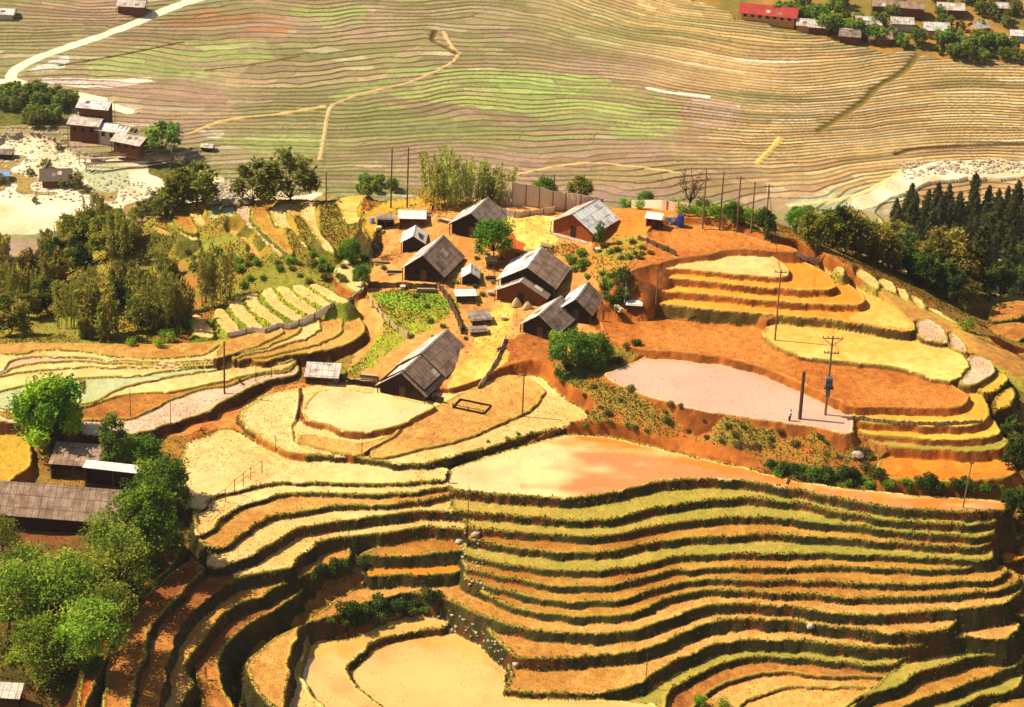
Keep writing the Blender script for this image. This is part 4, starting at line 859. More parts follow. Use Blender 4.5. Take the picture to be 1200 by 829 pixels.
# ------------------------------------------------------------------ poles
def pole(px, py, hgt, label, rad=.13, lean=0, arm=0, name='utility_pole', mt='pole_grey', group=None, top=.7, cat='pole'):
    x, y, z = gpx(px, py); r = empty(name, (x, y, z)); tag(r, label, cat, group)
    m_ = MB(); m_.tube([(0,0,-.6),(lean*.5,0,hgt*.5),(lean,0,hgt)], [rad, rad*(1+top)/2, rad*top], 8); m_.build('shaft', M[mt], r)
    if arm:
        a = MB(); a.box(lean-arm/2, lean+arm/2, -.06, .06, hgt-.45, hgt-.33); a.build('crossarm', M['metal'], r)
        for k in (-1, 0, 1):
            i = MB(); i.tube([(lean+k*arm*.45,0,hgt-.328),(lean+k*arm*.45,0,hgt-.1)], [.07,.04], 6); i.build('insulator', M['ceramic'], r)
    return r
pole(458,244,10.6,'tall thin pole, left one of the pair on the pale curved terraces',.14,mt='wood'); pole(477,244,10.6,'tall thin pole, right one of the pair, nearest the bamboo clump',.14,mt='wood')
pole(382,244,6.2,'thin dark pole at the rim of the yellow spur terraces',.12,mt='wood'); pole(263,461,8.4,'wooden pole standing in the long pale paddy',.15,mt='wood')
pole(612,487,6.6,'pole with a small crosspiece on the bank of the pale flooded plots',.13,arm=.7); pole(768,364,6.2,'thin pole in front of the lowest orange steps',.1,arm=.8)
pole(908,399,11.6,'tall concrete pole with crossarm at the tip of the yellow plot',.15,arm=1.9); pole(937,492,7.6,'stout bare post at the corner of the pink pond',.28,top=.85,mt='wood')
pole(1128,596,7.4,'slanting pale pole at the end of the narrow orange pond',.12,lean=.5,arm=.5)
pole(648,246,6.2,'pole in front of the woven fence',.11,mt='wood')
for i, (a, b, hh) in enumerate(((823,268,10.0),(843,270,10.0),(863,272,9.6),(880,273,8.8),(896,281,9.4))):
    pole(a, b, hh, ('first','second','third','fourth','fifth')[i]+' from the left of the row of tall poles by the orange field', .15, arm=1.3 if i in (2,4) else 0, group='row of tall poles')
for a, b, hh, lb in ((547,641,9.4,'thin wire-like stake rising from the stone gully between the terraces'),(354,492,4.0,'thin stake beside the path between two pale ponds'),(424,535,3.8,'thin stake on the grassy lip under the teardrop pond'),
    (200,497,3.3,'short stake on the edge of the long pale paddy'),(153,490,4.4,'tall stake in the brown dry plot by the slender tree'),(757,796,3.7,'thin stake standing in the curved terrace near the bottom'),(323,532,2.6,'stake by the white bundle in the pale pond'),(318,442,3.0,'fence stake on the dark bank by the pig shed'),(300,448,2.8,'fence stake on the dark bank, left of the shed stakes')):
    pole(a, b, hh, lb, .06, name='stake', mt='wood', cat='stake')
# the transformer pole with its rows of insulators
x, y, z = gpx(967,487); tp = empty('transformer_pole', (x, y, z)); tag(tp, 'power pole with three crossarms and a transformer beside the pink pond', 'power pole')
q = MB(); q.tube([(0,0,-.6),(0,0,6),(0,0,12.6)], [.2,.17,.13], 10); q.build('shaft', M['pole_grey'], tp)
for k, (hz, w) in enumerate(((12.2,3.0),(9.9,2.2),(8.4,2.0))):
    a = MB(); a.box(-w/2, w/2, -.24, -.14, hz, hz+.14); a.build('crossarm', M['metal'], tp)
    for j in range(5):
        xx = -w/2+.1+j*(w-.2)/4; i = MB(); i.tube([(xx,-.19,hz+.142),(xx,-.19,hz+.26),(xx,-.19,hz+.42)], [.05,.1,.04], 8); i.build('insulator', M['ceramic'], tp)
br = MB(); br.tube([(-1.2,-.19,12.1),(0,-.19,11.2)], .05, 6); br.tube([(1.2,-.19,12.1),(0,-.19,11.2)], .05, 6); br.build('brace', M['metal'], tp)
tx = MB(); tx.box(-.5, .5, -.95, -.25, 4.9, 6.3)
for k in range(5): tx.box(-.46+k*.2, -.4+k*.2, -1.08, -.952, 5.0, 6.1)
tb = tx.build('transformer', M['metal'], tp)
for k in (-.3, 0, .3): i = MB(); i.tube([(k,-.6,6.302),(k,-.6,6.6)], [.07,.04], 6); i.build('bushing', M['ceramic'], tb)
pf = MB(); pf.box(-.7, .7, -1.1, -.2, 4.6, 4.8); pf.build('platform', M['wood'], tp)
sw = MB(); sw.box(-.3, .35, -.55, -.21, 3.2, 4.2); sw.build('switch_box', M['metal'], tp)
# rail fence wading into the flooded field
pts = [(230,605),(233,600),(247,594),(265,583),(276,577),(285,569),(294,563),(307,553)]
for i, (a, b) in enumerate(((233,612),(248,602),(264,597),(276,586),(285,576),(294,565),(306,558))):
    pass
r0_ = gpx(233,612); fr_ = empty('rail_fence', r0_); tag(fr_, 'thin rail fence of dark stakes wading across the flooded field', 'fence')
tops = []
for a, b in ((232,603),(248,592),(264,583),(275,574),(285,565),(294,557),(307,550)):
    gx_, gy_, gz_ = gpx(a, b+6); lx, ly, lz = gx_-r0_[0], gy_-r0_[1], gz_-r0_[2]
    q = MB(); q.tube([(lx,ly,lz-.4),(lx,ly,lz+2.0)], .06, 6); q.build('stake', M['wood'], fr_); tops.append((lx, ly, lz+1.95))
q = MB(); q.tube(tops, .035, 5); q.build('rail', M['wood'], fr_); q = MB(); q.tube([(a, b, c-.9) for a, b, c in tops], .03, 5); q.build('rail', M['wood'], fr_)
# ------------------------------------------------------------------ fences
def panel_fence(name, label, pix, hgt, mt, post=2.2, th=.08, wav=.08, cat='fence', stiles=True, tops=None):
    w = [gpx(a, b) for a, b in pix]; o0 = w[0]; r = empty(name, o0); tag(r, label, cat)
    P_ = [np.array(p)-np.array(o0) for p in w]; dense = []
    for a, b in zip(P_, P_[1:]):
        n = max(2, int(np.hypot(*(b-a)[:2])/.35))
        for k in range(n): dense.append(a+(b-a)*k/n)
    dense.append(P_[-1]); m_ = MB(); n0 = len(dense)
    hs = [(hgt if np.isscalar(hgt) else np.interp(k/(n0-1), np.linspace(0, 1, len(hgt)), hgt)) + random.uniform(-wav, wav) for k in range(n0)]
    for k in range(n0):
        p = dense[k]; t = dense[min(k+1, n0-1)]-dense[max(k-1, 0)]; nn = np.array([-t[1], t[0], 0]); nn /= np.linalg.norm(nn)+1e-9; wv = random.uniform(-.03, .03)
        for s_ in (-th/2+wv, th/2+wv):
            for zz_ in (-.5, hs[k]): m_.v.append(tuple(p+nn*s_+np.array([0, 0, zz_])))
    for k in range(n0-1):
        a, b = 4*k, 4*k+4; m_.f += [(a, b, b+1, a+1), (a+2, a+3, b+3, b+2), (a+1, b+1, b+3, a+3)]
    m_.build('panel', M[mt], r, fix=False)
    d = 0; last = dense[0]
    for k in range(n0):
        d += np.linalg.norm((dense[k]-last)[:2]); last = dense[k]
        if k == 0 or d > post or k == n0-1:
            d = 0; p = dense[k]; t = dense[min(k+1, n0-1)]-dense[max(k-1, 0)]; nn = np.array([-t[1], t[0], 0]); nn /= np.linalg.norm(nn)+1e-9; p = p - nn*(th/2+.09)*(1 if nn[1] > 0 else -1)
            if stiles: q = MB(); q.tube([tuple(p+np.array([0,0,-.5])), tuple(p+np.array([0,0,hs[k]+.12]))], .06, 6); q.build('post', M['wood'], r)
    return r
panel_fence('woven_fence','tall woven bamboo fence behind the yard, sagging lower to the right',[(571,239),(600,242),(642,246),(660,247),(706,250)],[4.2,4.2,4.0,3.2,3.0,2.6],'bamboo')
panel_fence('board_fence','low grey board fence at the back of the orange field',[(740,242),(775,246),(812,251)],1.7,'bamboo')
panel_fence('woven_fence','low woven fence round the back of the sandy yard',[(588,252),(607,256),(650,250)],1.1,'bamboo',wav=.12)
panel_fence('woven_fence','low leaning fence of rough sticks along the right side of the green garden',[(514,338),(524,352),(534,372),(541,392)],1.2,'wood',wav=.2)
panel_fence('woven_fence','dark low fence along the top of the green garden under the brown farmhouse',[(432,338),(460,338),(490,340),(512,340)],1.0,'wood',wav=.15)
panel_fence('plastic_sheet_fence','white plastic sheet fence snaking between the left terraces',strip,.8,'plastic',post=3.0,th=.05,wav=.12)
panel_fence('stone_bank_wall','pale sunlit bank wall of clods along the upper right track',[(933,301),(945,307),(960,312)],.9,'concrete',stiles=False,cat='wall')
panel_fence('board_fence','long dark board fence on the bank in front of the lowest farmhouse',[(398,450),(440,455),(480,463),(520,472)],.8,'boards_dark',wav=.1)
panel_fence('woven_fence','short bright fence of white stakes at the left end of the orange steps',[(733,340),(733,352),(731,362)],1.3,'plastic',wav=.15)
panel_fence('picket_fence','line of short sticks along the yellow tread under the brown field',[(1006,494),(1050,498),(1100,500),(1150,496)],.5,'straw',post=.7,wav=.15)
# dugout tank by the sand path
x, y, z = gpx(553,478); r = empty('water_tank', (x, y, z), R(-20)); tag(r, 'small board tank of dark water at the end of the sand path', 'tank')
q = MB(); q.box(-2.4,2.4,-1.5,-1.4,-.8,.3); q.box(-2.4,2.4,1.4,1.5,-.8,.3); q.box(-2.5,-2.402,-1.5,1.5,-.8,.3); q.box(2.402,2.5,-1.5,1.5,-.8,.3); q.build('side_boards', M['boards_dark'], r)
q = MB(); q.box(-2.35,2.35,-1.35,1.35,-.5,-.1); q.build('water_surface', M['boards_dark'], r)
for sx in (-2.4,0,2.4): q = MB(); q.box(sx-.06,sx+.06,-1.62,-1.502,-.8,.8); q.build('post', M['wood'], r)
q = MB(); q.box(-2.5,2.5,-1.7,-1.622,.65,.75); q.build('rail', M['wood'], r)
# barrels and buckets
def barrel(px, py, mt, label, r_=.4, hh=1.0, name='barrel'):
    x, y, z = gpx(px, py); e = empty(name, (x, y, z)); tag(e, label, name)
    q = MB(); q.tube([(0,0,-.1),(0,0,hh*.3),(0,0,hh*.35),(0,0,hh*.65),(0,0,hh*.7),(0,0,hh)], [r_*.95,r_,r_*1.06,r_*1.06,r_,r_*.93], 14); q.build('drum', M[mt], e)
    q = MB(); q.tube([(0,0,hh+.002),(0,0,hh+.06)], r_*.8, 14); q.build('lid', M[mt], e)
barrel(797,266,'blue','tall dark blue barrel beside the shed by the orange field',.6,1.9); barrel(787,262,'ltblue','pale blue drum between the dark shed and the blue barrel',.4,1.1)
barrel(394,448,'ltblue','pale blue tub beside the pig shed',.45,.8,'tub'); barrel(436,262,'ltblue','pale drum on the terrace at the left edge of the village',.4,.9)
# boulders with a place of their own
def rock_mesh(name, r_, seed, sub=2):
    bm = bmesh.new(); bmesh.ops.create_icosphere(bm, subdivisions=sub, radius=r_)
    rr = np.random.default_rng(seed)
    off = rr.uniform(-1, 1, (4, 3))*3
    for v in bm.verts:
        p = np.array(v.co)/r_; d = 1+.16*sin(p@off[0])+.12*sin(p@off[1]*1.7)+.07*sin(p@off[2]*3); v.co = v.co*d; v.co.z *= .72
    me = bpy.data.meshes.new(name); bm.to_mesh(me); bm.free(); me.materials.append(M['stone']); return me
def boulder(px, py, r_, label, seed=1):
    x, y, z = gpx(px, py); o = bpy.data.objects.new('boulder', rock_mesh('boulder', r_, seed)); COL.objects.link(o); o.location = (x, y, z+r_*.3); tag(o, label, 'boulder')
boulder(950,737,.55,'single pale boulder on the dark bank of the lower right terraces',3); boulder(556,629,.6,'upright pale boulder in the gully between left and right terraces',5); boulder(538,637,.5,'dark round boulder at the foot of the gully between the terraces',8)
boulder(528,741,.5,'boulder at the corner of the lowest flooded pond',12); boulder(604,781,.5,'pale boulder on the point between the lowest ponds',15)
boulder(1005,536,.9,'squared pale stone on the slope under the pink pond',22)
# people
def person(px, py, label, top='cloth', yaw=0, bend=0, hat=None):
    x, y, z = gpx(px, py); r = empty('person', (x, y, z), yaw); tag(r, label, 'person')
    me = bpy.data.meshes.new('body')
    J_ = [(0,0,.93),(0,0,1.15),(0,0,1.38),(0,-bend*.3,1.48),(0,-bend*.35,1.60),(0,-bend*.35,1.70),
          (.17,-.0,1.40),(.24,-.05,1.14),(.24,-.16,.92),(-.17,0,1.40),(-.25,-.02,1.14),(-.22,-.14,.90),
          (.09,0,.88),(.11,-.08,.48),(.11,.02,.06),(.11,-.12,.03),(-.09,0,.88),(-.11,.06,.48),(-.12,.12,.06),(-.12,-.02,.03)]
    E = [(0,1),(1,2),(2,3),(3,4),(4,5),(2,6),(6,7),(7,8),(2,9),(9,10),(10,11),(0,12),(12,13),(13,14),(14,15),(0,16),(16,17),(17,18),(18,19)]
    RR = [.15,.14,.16,.06,.1,.085,.07,.05,.035,.07,.05,.035,.1,.07,.05,.04,.1,.07,.05,.04]
    me.from_pydata(J_, E, []); o = bpy.data.objects.new('body', me); COL.objects.link(o); o.parent = r
    sk = o.modifiers.new('skin', 'SKIN'); 
    for i, v in enumerate(me.skin_vertices[0].data): v.radius = (RR[i], RR[i]*.8); v.use_root = (i == 0)
    o.modifiers.new('sub', 'SUBSURF').levels = 1; me.materials.append(M['skin'])
    s_ = MB(); s_.tube([(0,0,.86),(0,0,1.1),(0,0,1.36),(0,0,1.46)], [.19,.19,.21,.09], 12); s_.tube([(.19,0,1.42),(.26,-.05,1.12)], [.09,.075], 8); s_.tube([(-.19,0,1.42),(-.27,-.03,1.12)], [.09,.075], 8); s_.build('shirt', M[top], r)
    t_ = MB(); t_.tube([(.09,0,.92),(.12,-.07,.5),(.11,.02,.1)], [.13,.1,.08], 10); t_.tube([(-.09,0,.92),(-.12,.05,.5),(-.12,.12,.1)], [.13,.1,.08], 10); t_.build('trousers', M['darkcloth'], r)
    h_ = MB(); h_.tube([(0,.02-bend*.35,1.66),(0,.02-bend*.35,1.76),(0,.02-bend*.35,1.81)], [.115,.1,.03], 10); h_.build('hair', M['darkcloth'], r)
person(577,239,'person in a white top standing by the young tree at the woven fence', 'cloth', R(20))
person(562,232,'person in dark clothes standing at the left end of the woven fence', 'darkcloth', R(-30))
person(524,566,'person in dark clothes walking on the bank between the two flooded fields', 'darkcloth', R(200))
person(925,494,'person in dark clothes with a pale top at the lip of the pink pond', 'cloth', R(140), bend=.6)

# firewood stacks, planks and litter between the houses
def woodpile(px, py, yaw, n, L_, label):
    x, y, z = gpx(px, py); r = empty('woodpile', (x, y, z), R(yaw)); tag(r, label, 'woodpile')
    for k in range(n):
        lv = k % 3; q = MB(); yy = (k//3)*.22+.1*lv; q.tube([(-L_/2+random.uniform(-.15, .15),yy,.1+lv*.19),(L_/2+random.uniform(-.15, .15),yy+random.uniform(-.06, .06),.1+lv*.19)], random.uniform(.07, .1), 6); q.build('log', M[random.choice(('wood','straw','bamboo','bark'))], r)
for a in ((418,451,4,12,3.4,'stack of long planks between the pig shed and the lowest farmhouse'),(432,447,-8,9,2.6,'smaller stack of planks against the lowest farmhouse'),(496,256,8,12,3.0,'log stack beside the long white roofed shed'),(520,262,-30,9,2.2,'log stack at the corner of the tree shaded farmhouse'),
 (462,322,5,9,2.2,'log stack on the orange yard left of the brown farmhouse'),(447,311,0,9,2.4,'log stack at the left edge of the yard'),(590,412,60,9,2.0,'log stack by the sand path above the pale plots'),(640,292,-20,9,2.0,'log stack on the slope behind the broad farmhouse'),(575,330,10,9,1.6,'short log stack beside the crate like shed'),(722,372,-60,9,1.8,'log stack where the brown field meets the small farmhouses'),(500,344,4,9,3.0,'row of sticks under the wall of the brown farmhouse')): woodpile(*a)
def basket(px, py, label, s_=.45):
    x, y, z = gpx(px, py); r = empty('basket', (x, y, z)); tag(r, label, 'basket'); q = MB(); q.tube([(0,0,-.05),(0,0,s_*.5),(0,0,s_*1.3)], [s_*.6,s_*.85,s_], 12); q.build('body', M['straw'], r); q = MB(); q.tube([(0,0,s_*1.302),(0,0,s_*1.42)], s_*1.06, 12); q.build('rim', M['bamboo'], r)
basket(472,340,'basket under the front wall of the brown farmhouse'); basket(590,376,'basket on the bright yard below the porch'); basket(574,346,'basket beside the white topped lean-to'); basket(700,296,'basket by the corner of the orange board house'); basket(444,270,'basket on the terrace by the left sheds')
# clothes line by the orange field
a = np.array(gpx(776,266)); b = np.array(gpx(792,268)); r = empty('clothes_line', tuple(a)); tag(r, 'clothes line hung with pale cloths beside the blue barrel', 'clothes line'); d_ = b-a
for t_ in (0, 1): q = MB(); q.tube([tuple(d_*t_+[0,0,-.3]), tuple(d_*t_+[0,0,1.9])], .05, 6); q.build('post', M['wood'], r)
q = MB(); q.tube([(0,0,1.8),tuple(d_*.5+[0,0,1.65]),tuple(d_+[0,0,1.8])], .02, 5); q.build('line', M['wire'], r)
for t_, mt_ in ((.25,'cloth'),(.5,'ltblue'),(.75,'cloth')):
    p_ = d_*t_; q = MB(); q.box(p_[0]-.3, p_[0]+.3, p_[1]-.02, p_[1]+.02, .9, 1.66); q.build('cloth', M[mt_], r)
panel_fence('woven_fence','rough low fence dividing the garden patch from the orange field',[(748,282),(770,290),(792,300)],.8,'wood',wav=.15)
panel_fence('woven_fence','low stick fence along the right edge of the sand path',[(592,398),(584,420),(572,440),(560,456)],.6,'bamboo',wav=.12)
panel_fence('woven_fence','broken stick fence on the bank below the garden, beside the left paddies',[(432,352),(448,372),(462,386),(480,398)],.8,'straw',wav=.2)

def cable(pts, label, sag=.8):
    a = np.array(pts[0]); q = MB(); L_ = [np.array(p)-a for p in pts]; out = []
    for p, n_ in zip(L_, L_[1:]):
        for k in range(8): t = k/8; out.append(tuple(p+(n_-p)*t-np.array([0, 0, sag*4*t*(1-t)])))
    out.append(tuple(L_[-1])); q.tube(out, .022, 4, cap=False); o = q.build('power_cable', M['wire'], fix=False); o.location = tuple(a); tag(o, label, 'cable')
pA = gpx(908,399); pT = gpx(967,487); pH = gpx(671,279); pR = gpx(896,281)
cable([up(pR,9.0), up(pA,11.3), up(pT,12.5)], 'upper thin cable from the pole row by the tall concrete pole to the transformer pole')
cable([up(pR,8.6), up(pA,11.1), up(pT,9.9)], 'lower thin cable sagging from the pole row to the middle crossarm of the transformer pole')
cable([up(gpx(823,268),9.6), up(gpx(843,270),9.6), up(gpx(863,272),9.3), up(gpx(880,273),8.5), up(gpx(896,281),9.0)], 'thin cable strung along the row of five tall poles', .25)
cable([up(gpx(458,244),10.3), up(gpx(477,244),10.3), up(gpx(648,246),6.0), up(gpx(823,268),9.5)], 'thin cable running behind the village from the pair of poles to the pole row', 1.2)
# ================================================================== plants
def b_leaf(nt, b):
    a = nt.nodes.new('ShaderNodeAttribute'); a.attribute_name = 'Col'; oi = nt.nodes.new('ShaderNodeObjectInfo')
    hs = nt.nodes.new('ShaderNodeHueSaturation'); m1 = nt.nodes.new('ShaderNodeMapRange'); m1.inputs['To Min'].default_value = .465; m1.inputs['To Max'].default_value = .5; nt.links.new(oi.outputs['Random'], m1.inputs['Value'])
    m2 = nt.nodes.new('ShaderNodeMapRange'); m2.inputs['To Min'].default_value = .8; m2.inputs['To Max'].default_value = 1.2; nt.links.new(oi.outputs['Random'], m2.inputs['Value'])
    nt.links.new(m1.outputs[0], hs.inputs['Hue']); nt.links.new(m2.outputs[0], hs.inputs['Value']); nt.links.new(a.outputs['Color'], hs.inputs['Color']); nt.links.new(hs.outputs[0], b.inputs['Base Color'])
    b.inputs['Subsurface Weight'].default_value = 0
    tr = nt.nodes.new('ShaderNodeBsdfTranslucent'); nt.links.new(hs.outputs[0], tr.inputs['Color']); mx = nt.nodes.new('ShaderNodeMixShader'); mx.inputs[0].default_value = .38
    out = nt.nodes['Material Output']; nt.links.new(b.outputs[0], mx.inputs[1]); nt.links.new(tr.outputs[0], mx.inputs[2]); nt.links.new(mx.outputs[0], out.inputs['Surface'])
M_leaf = mat('leaves', rough=.7, build=b_leaf, spec=.1)
def leaves(cen, size, col, name='foliage', aspect=1.6, flat=.5, jit=.25, up=None):
    n = len(cen); nrm = rng.normal(size=(n, 3)); nrm[:, 2] = np.abs(nrm[:, 2])+flat; nrm /= np.linalg.norm(nrm, axis=1)[:, None]
    t = rng.normal(size=(n, 3)) if up is None else up + rng.normal(size=(n, 3))*.35
    t -= nrm*(t*nrm).sum(1)[:, None]; t /= np.linalg.norm(t, axis=1)[:, None]+1e-9; b = np.cross(nrm, t)
    s = (size*rng.uniform(.6, 1.3, n))[:, None]; a = t*s*aspect*.5; c = b*s*.5
    V = np.stack([cen-a, cen+c*.8-a*.1, cen+a, cen-c*.8-a*.1], 1).reshape(-1, 3); Fq = np.arange(4*n).reshape(n, 4)
    cc = col*(1+rng.uniform(-jit, jit, n))[:, None] if np.ndim(col) == 2 else np.asarray(col)[None]*(1+rng.uniform(-jit, jit, n))[:, None]
    return V, Fq, np.repeat(cc, 4, 0)
def foliage(parts, name, parent):
    V = np.concatenate([p[0] for p in parts]); o = 0; F_ = []
    for p in parts: F_.append(p[1]+o); o += len(p[0])
    return mesh_np(name, V, np.concatenate(F_), M_leaf, np.clip(np.concatenate([p[2] for p in parts]), 0, 1), parent=parent)
PROTO = {}
def limbs(mb, base, top, r0, r1, wob=.3, n=5):
    b, t = np.array(base, float), np.array(top, float); pts = [b+(t-b)*k/(n-1)+(rng.normal(size=3)*wob*np.array([1, 1, .3]) if 0 < k < n-1 else 0) for k in range(n)]
    mb.tube(pts, [r0+(r1-r0)*k/(n-1) for k in range(n)], 6); return pts
def make_broad(H, Rr, cols, nclump=16, nleaf=260, ls=.34, trunk_h=.35, squash=.85, open_=1.0):
    root = empty('tree', (0, 0, 0)); tb = MB(); fork = (rng.normal()*.3, rng.normal()*.3, H*trunk_h); limbs(tb, (0, 0, -.6), fork, .035*H*.7, .024*H*.7, .12)
    parts = []; ch = H*(1-trunk_h)
    for k in range(nclump):
        a = 2.4*k+rng.uniform(-.4, .4); t = (k+.5)/nclump; el = t*1.15-.2
        rr = Rr*(.35+.5*np.sqrt(max(0, 1-el**2)))*rng.uniform(.6, 1.1)*(1 if el < .85 else .5)
        c = np.array([cos(a)*rr, sin(a)*rr, H*trunk_h+ch*(.12+.8*t)*rng.uniform(.9, 1.02)]); cr = Rr*rng.uniform(.26, .46)
        limbs(tb, fork, c-np.array([0, 0, cr*.4]), .011*H, .004*H, .15, 4)
        n = int(nleaf*(cr/(.36*Rr))**2); d = rng.normal(size=(n, 3)); d /= np.linalg.norm(d, axis=1)[:, None]; d[:, 2] = d[:, 2]*squash
        rad = cr*(rng.uniform(.35**2, 1, n)**.5)*(1+.3*np.sin(d[:, 0]*5+k)+.28*np.sin(d[:, 1]*7+2*k)+.2*np.sin(d[:, 2]*9+3*k)); cen = c+d*rad[:, None]*open_
        col = lin(cols[k % len(cols)])*rng.uniform(.8, 1.15); parts.append(leaves(cen, ls, col))
    tb.build('trunk', M['bark'], root, fix=False); foliage(parts, 'crown', root); return root
def make_conifer(H, Rr, cols, tiers=26, ls=.42):
    root = empty('tree', (0, 0, 0)); tb = MB(); tb.tube([(0, 0, -.6), (0, 0, H*.5), (0, 0, H*.97)], [.2, .13, .03], 7); parts = []; top = []
    for k in range(tiers):
        t = k/(tiers-1); z = H*(.12+.86*t); rr = Rr*(1-t)**.6*rng.uniform(.5, 1.15)+.12
        for j in range(6):
            a = rng.uniform(0, 2*pi); n = int(10+26*rr/Rr); s = rng.uniform(.15, 1, n)**.7*rr
            cen = np.stack([cos(a)*s, sin(a)*s, z-.28*s+rng.normal(size=n)*.14], 1)+rng.normal(size=(n, 3))*.16
            parts.append(leaves(cen, ls, lin(cols[(k+j) % len(cols)])*rng.uniform(.8, 1.2), flat=.2, up=np.array([cos(a), sin(a), -.3])))
    tb.build('trunk', M['bark'], root, fix=False); foliage(parts, 'crown', root); return root
def make_bamboo(H, Rr, cols, culms=26, nl=120, ls=.24, show=.3):
    root = empty('bamboo_clump', (0, 0, 0)); parts = []; tb = MB()
    for k in range(culms):
        a = rng.uniform(0, 2*pi); r0 = Rr*.42*rng.uniform(0, 1)**.5; hh = H*rng.uniform(.7, 1.0); lean = Rr*rng.uniform(.0, .45); r0 = r0*1.7; nl = int(110*hh/H)
        b = np.array([cos(a)*r0, sin(a)*r0, -.3]); pts = [b+np.array([cos(a)*lean*t**2, sin(a)*lean*t**2, hh*(t-.06*t**4)]) for t in (0, .35, .7, 1)]
        tb.tube(pts, [.06, .05, .035, .012], 5, cap=False); P_ = np.array(pts)
        t = rng.uniform(show, 1, nl); i = np.clip((np.interp(t, [0, .35, .7, 1], [0, 1, 2, 3])), 0, 2.999); k0 = i.astype(int); f = (i-k0)[:, None]
        cen = P_[k0]*(1-f)+P_[k0+1]*f + rng.normal(size=(nl, 3))*np.array([.3, .3, .4])*(.35+1.0*np.sin(t*pi))[:, None]
        parts.append(leaves(cen, ls, lin(cols[k % len(cols)])*rng.uniform(.8, 1.2), aspect=3.2, flat=.0, up=np.array([0, 0, .8])))
    tb.build('culms', M['culm'], root, fix=False); foliage(parts, 'foliage', root); return root
def make_shrub(H, Rr, cols, n=380, ls=.22, name='shrub'):
    root = empty(name, (0, 0, 0)); tb = MB(); parts = []
    for k in range(5):
        a = rng.uniform(0, 2*pi); c = np.array([cos(a)*Rr*.45, sin(a)*Rr*.45, H*rng.uniform(.4, .68)]); limbs(tb, (0, 0, -.2), c, .04, .015, .05, 3)
        d = rng.normal(size=(n//5, 3)); d /= np.linalg.norm(d, axis=1)[:, None]; cen = c+d*np.array([Rr*.6, Rr*.6, H*.42])*(rng.uniform(.1, 1, n//5)**.45)[:, None]; parts.append(leaves(cen, ls, lin(cols[k % len(cols)])*rng.uniform(.8, 1.2)))
    tb.build('stems', M['bark'], root, fix=False); foliage(parts, 'leaves', root); return root
def make_bare(H, Rr, cols, nl=700):
    root = empty('tree', (0, 0, 0)); tb = MB(); ends = []
    fork = (0, 0, H*.3); limbs(tb, (0, 0, -.3), fork, .16, .12, .04)
    for k in range(9):
        a = 2*pi*k/9+rng.uniform(-.3, .3); e = np.array([cos(a)*Rr*rng.uniform(.6, 1), sin(a)*Rr*rng.uniform(.6, 1), H*rng.uniform(.7, 1)]); pts = limbs(tb, fork, e, .07, .02, .18, 5); 
        for p in pts[2:]:
            for _ in range(3): q = p+rng.normal(size=3)*np.array([.7, .7, .4]); limbs(tb, p, q, .025, .01, .05, 3); ends += [p, q]
    ends = np.array(ends); cen = ends[rng.integers(0, len(ends), nl)]+rng.normal(size=(nl, 3))*.32
    tb.build('trunk', M['bark'], root, fix=False); foliage([leaves(cen, .2, lin(cols[0]))], 'crown', root); return root
BG = [(118,160,34),(142,178,38),(92,138,30)]; OG = [(138,140,50),(156,150,56),(112,120,40)]; DG = [(72,96,32),(58,80,28),(92,110,36)]; YG = [(128,136,48),(148,150,56),(110,122,44)]; EM = [(96,140,38),(80,124,34),(122,158,42)]
PROTO['bright'] = make_broad(12, 5.0, BG, 26, 420, .42, .2)
PROTO['bright2'] = make_broad(8, 3.6, EM, 20, 330, .32, .28)
PROTO['open'] = make_broad(14, 5.2, [(132,166,44),(110,146,38),(152,176,58)], 24, 230, .34, .3, .5, 1.15)
PROTO['slender'] = make_broad(11, 2.3, [(92,124,44),(110,140,50)], 18, 150, .32, .2)
PROTO['airy'] = make_broad(12, 4.4, [(126,150,44),(104,130,40),(150,166,56)], 30, 120, .34, .22, .6, 1.25)
PROTO['dense'] = make_broad(14, 5.6, [(92,134,34),(72,112,28),(116,152,38)], 28, 460, .42, .12)
PROTO['olive'] = make_broad(9, 3.6, OG, 18, 260, .42, .15)
PROTO['olive2'] = make_broad(11, 5.2, [(134,120,42),(110,102,36),(150,136,50)], 24, 330, .5, .15)
PROTO['dark'] = make_broad(9, 3.4, DG, 16, 260, .42, .15)
PROTO['conifer'] = make_conifer(13, 3.3, [(72,80,34),(88,92,40),(56,66,30)]); PROTO['conifer2'] = make_conifer(11, 3.0, [(98,96,42),(76,82,36)])
PROTO['bamboo'] = make_bamboo(12, 3.6, [(152,154,58),(130,138,52),(168,162,70)], 26, 130)
PROTO['bamboo2'] = make_bamboo(9, 2.9, [(170,176,74),(150,160,64),(184,186,90)], 16, 70, .24, .2)
PROTO['feather'] = make_bamboo(10, 3.2, [(164,152,60),(142,140,54),(122,128,48)], 22, 130, .4, .12)
PROTO['shrub'] = make_shrub(1.5, 1.1, EM); PROTO['shrub_dry'] = make_shrub(1.3, 1.1, [(120,116,48),(100,100,40)]); PROTO['shrub_bright'] = make_shrub(2.2, 1.5, BG, 500)
PROTO['shrub_dark'] = make_shrub(2.4, 1.8, DG, 600, .3); PROTO['bare'] = make_bare(4.6, 4.2, [(206,160,40)]); PROTO['twiggy'] = make_bare(5, 1.6, [(130,96,50)], 160)
PROTO['far'] = make_broad(7, 3.2, [(116,144,50),(94,124,42),(134,156,58)], 14, 150, .5, .12); PROTO['far2'] = make_broad(6, 3.0, [(132,136,56),(112,122,48)], 12, 130, .45, .1)
used_ = set()
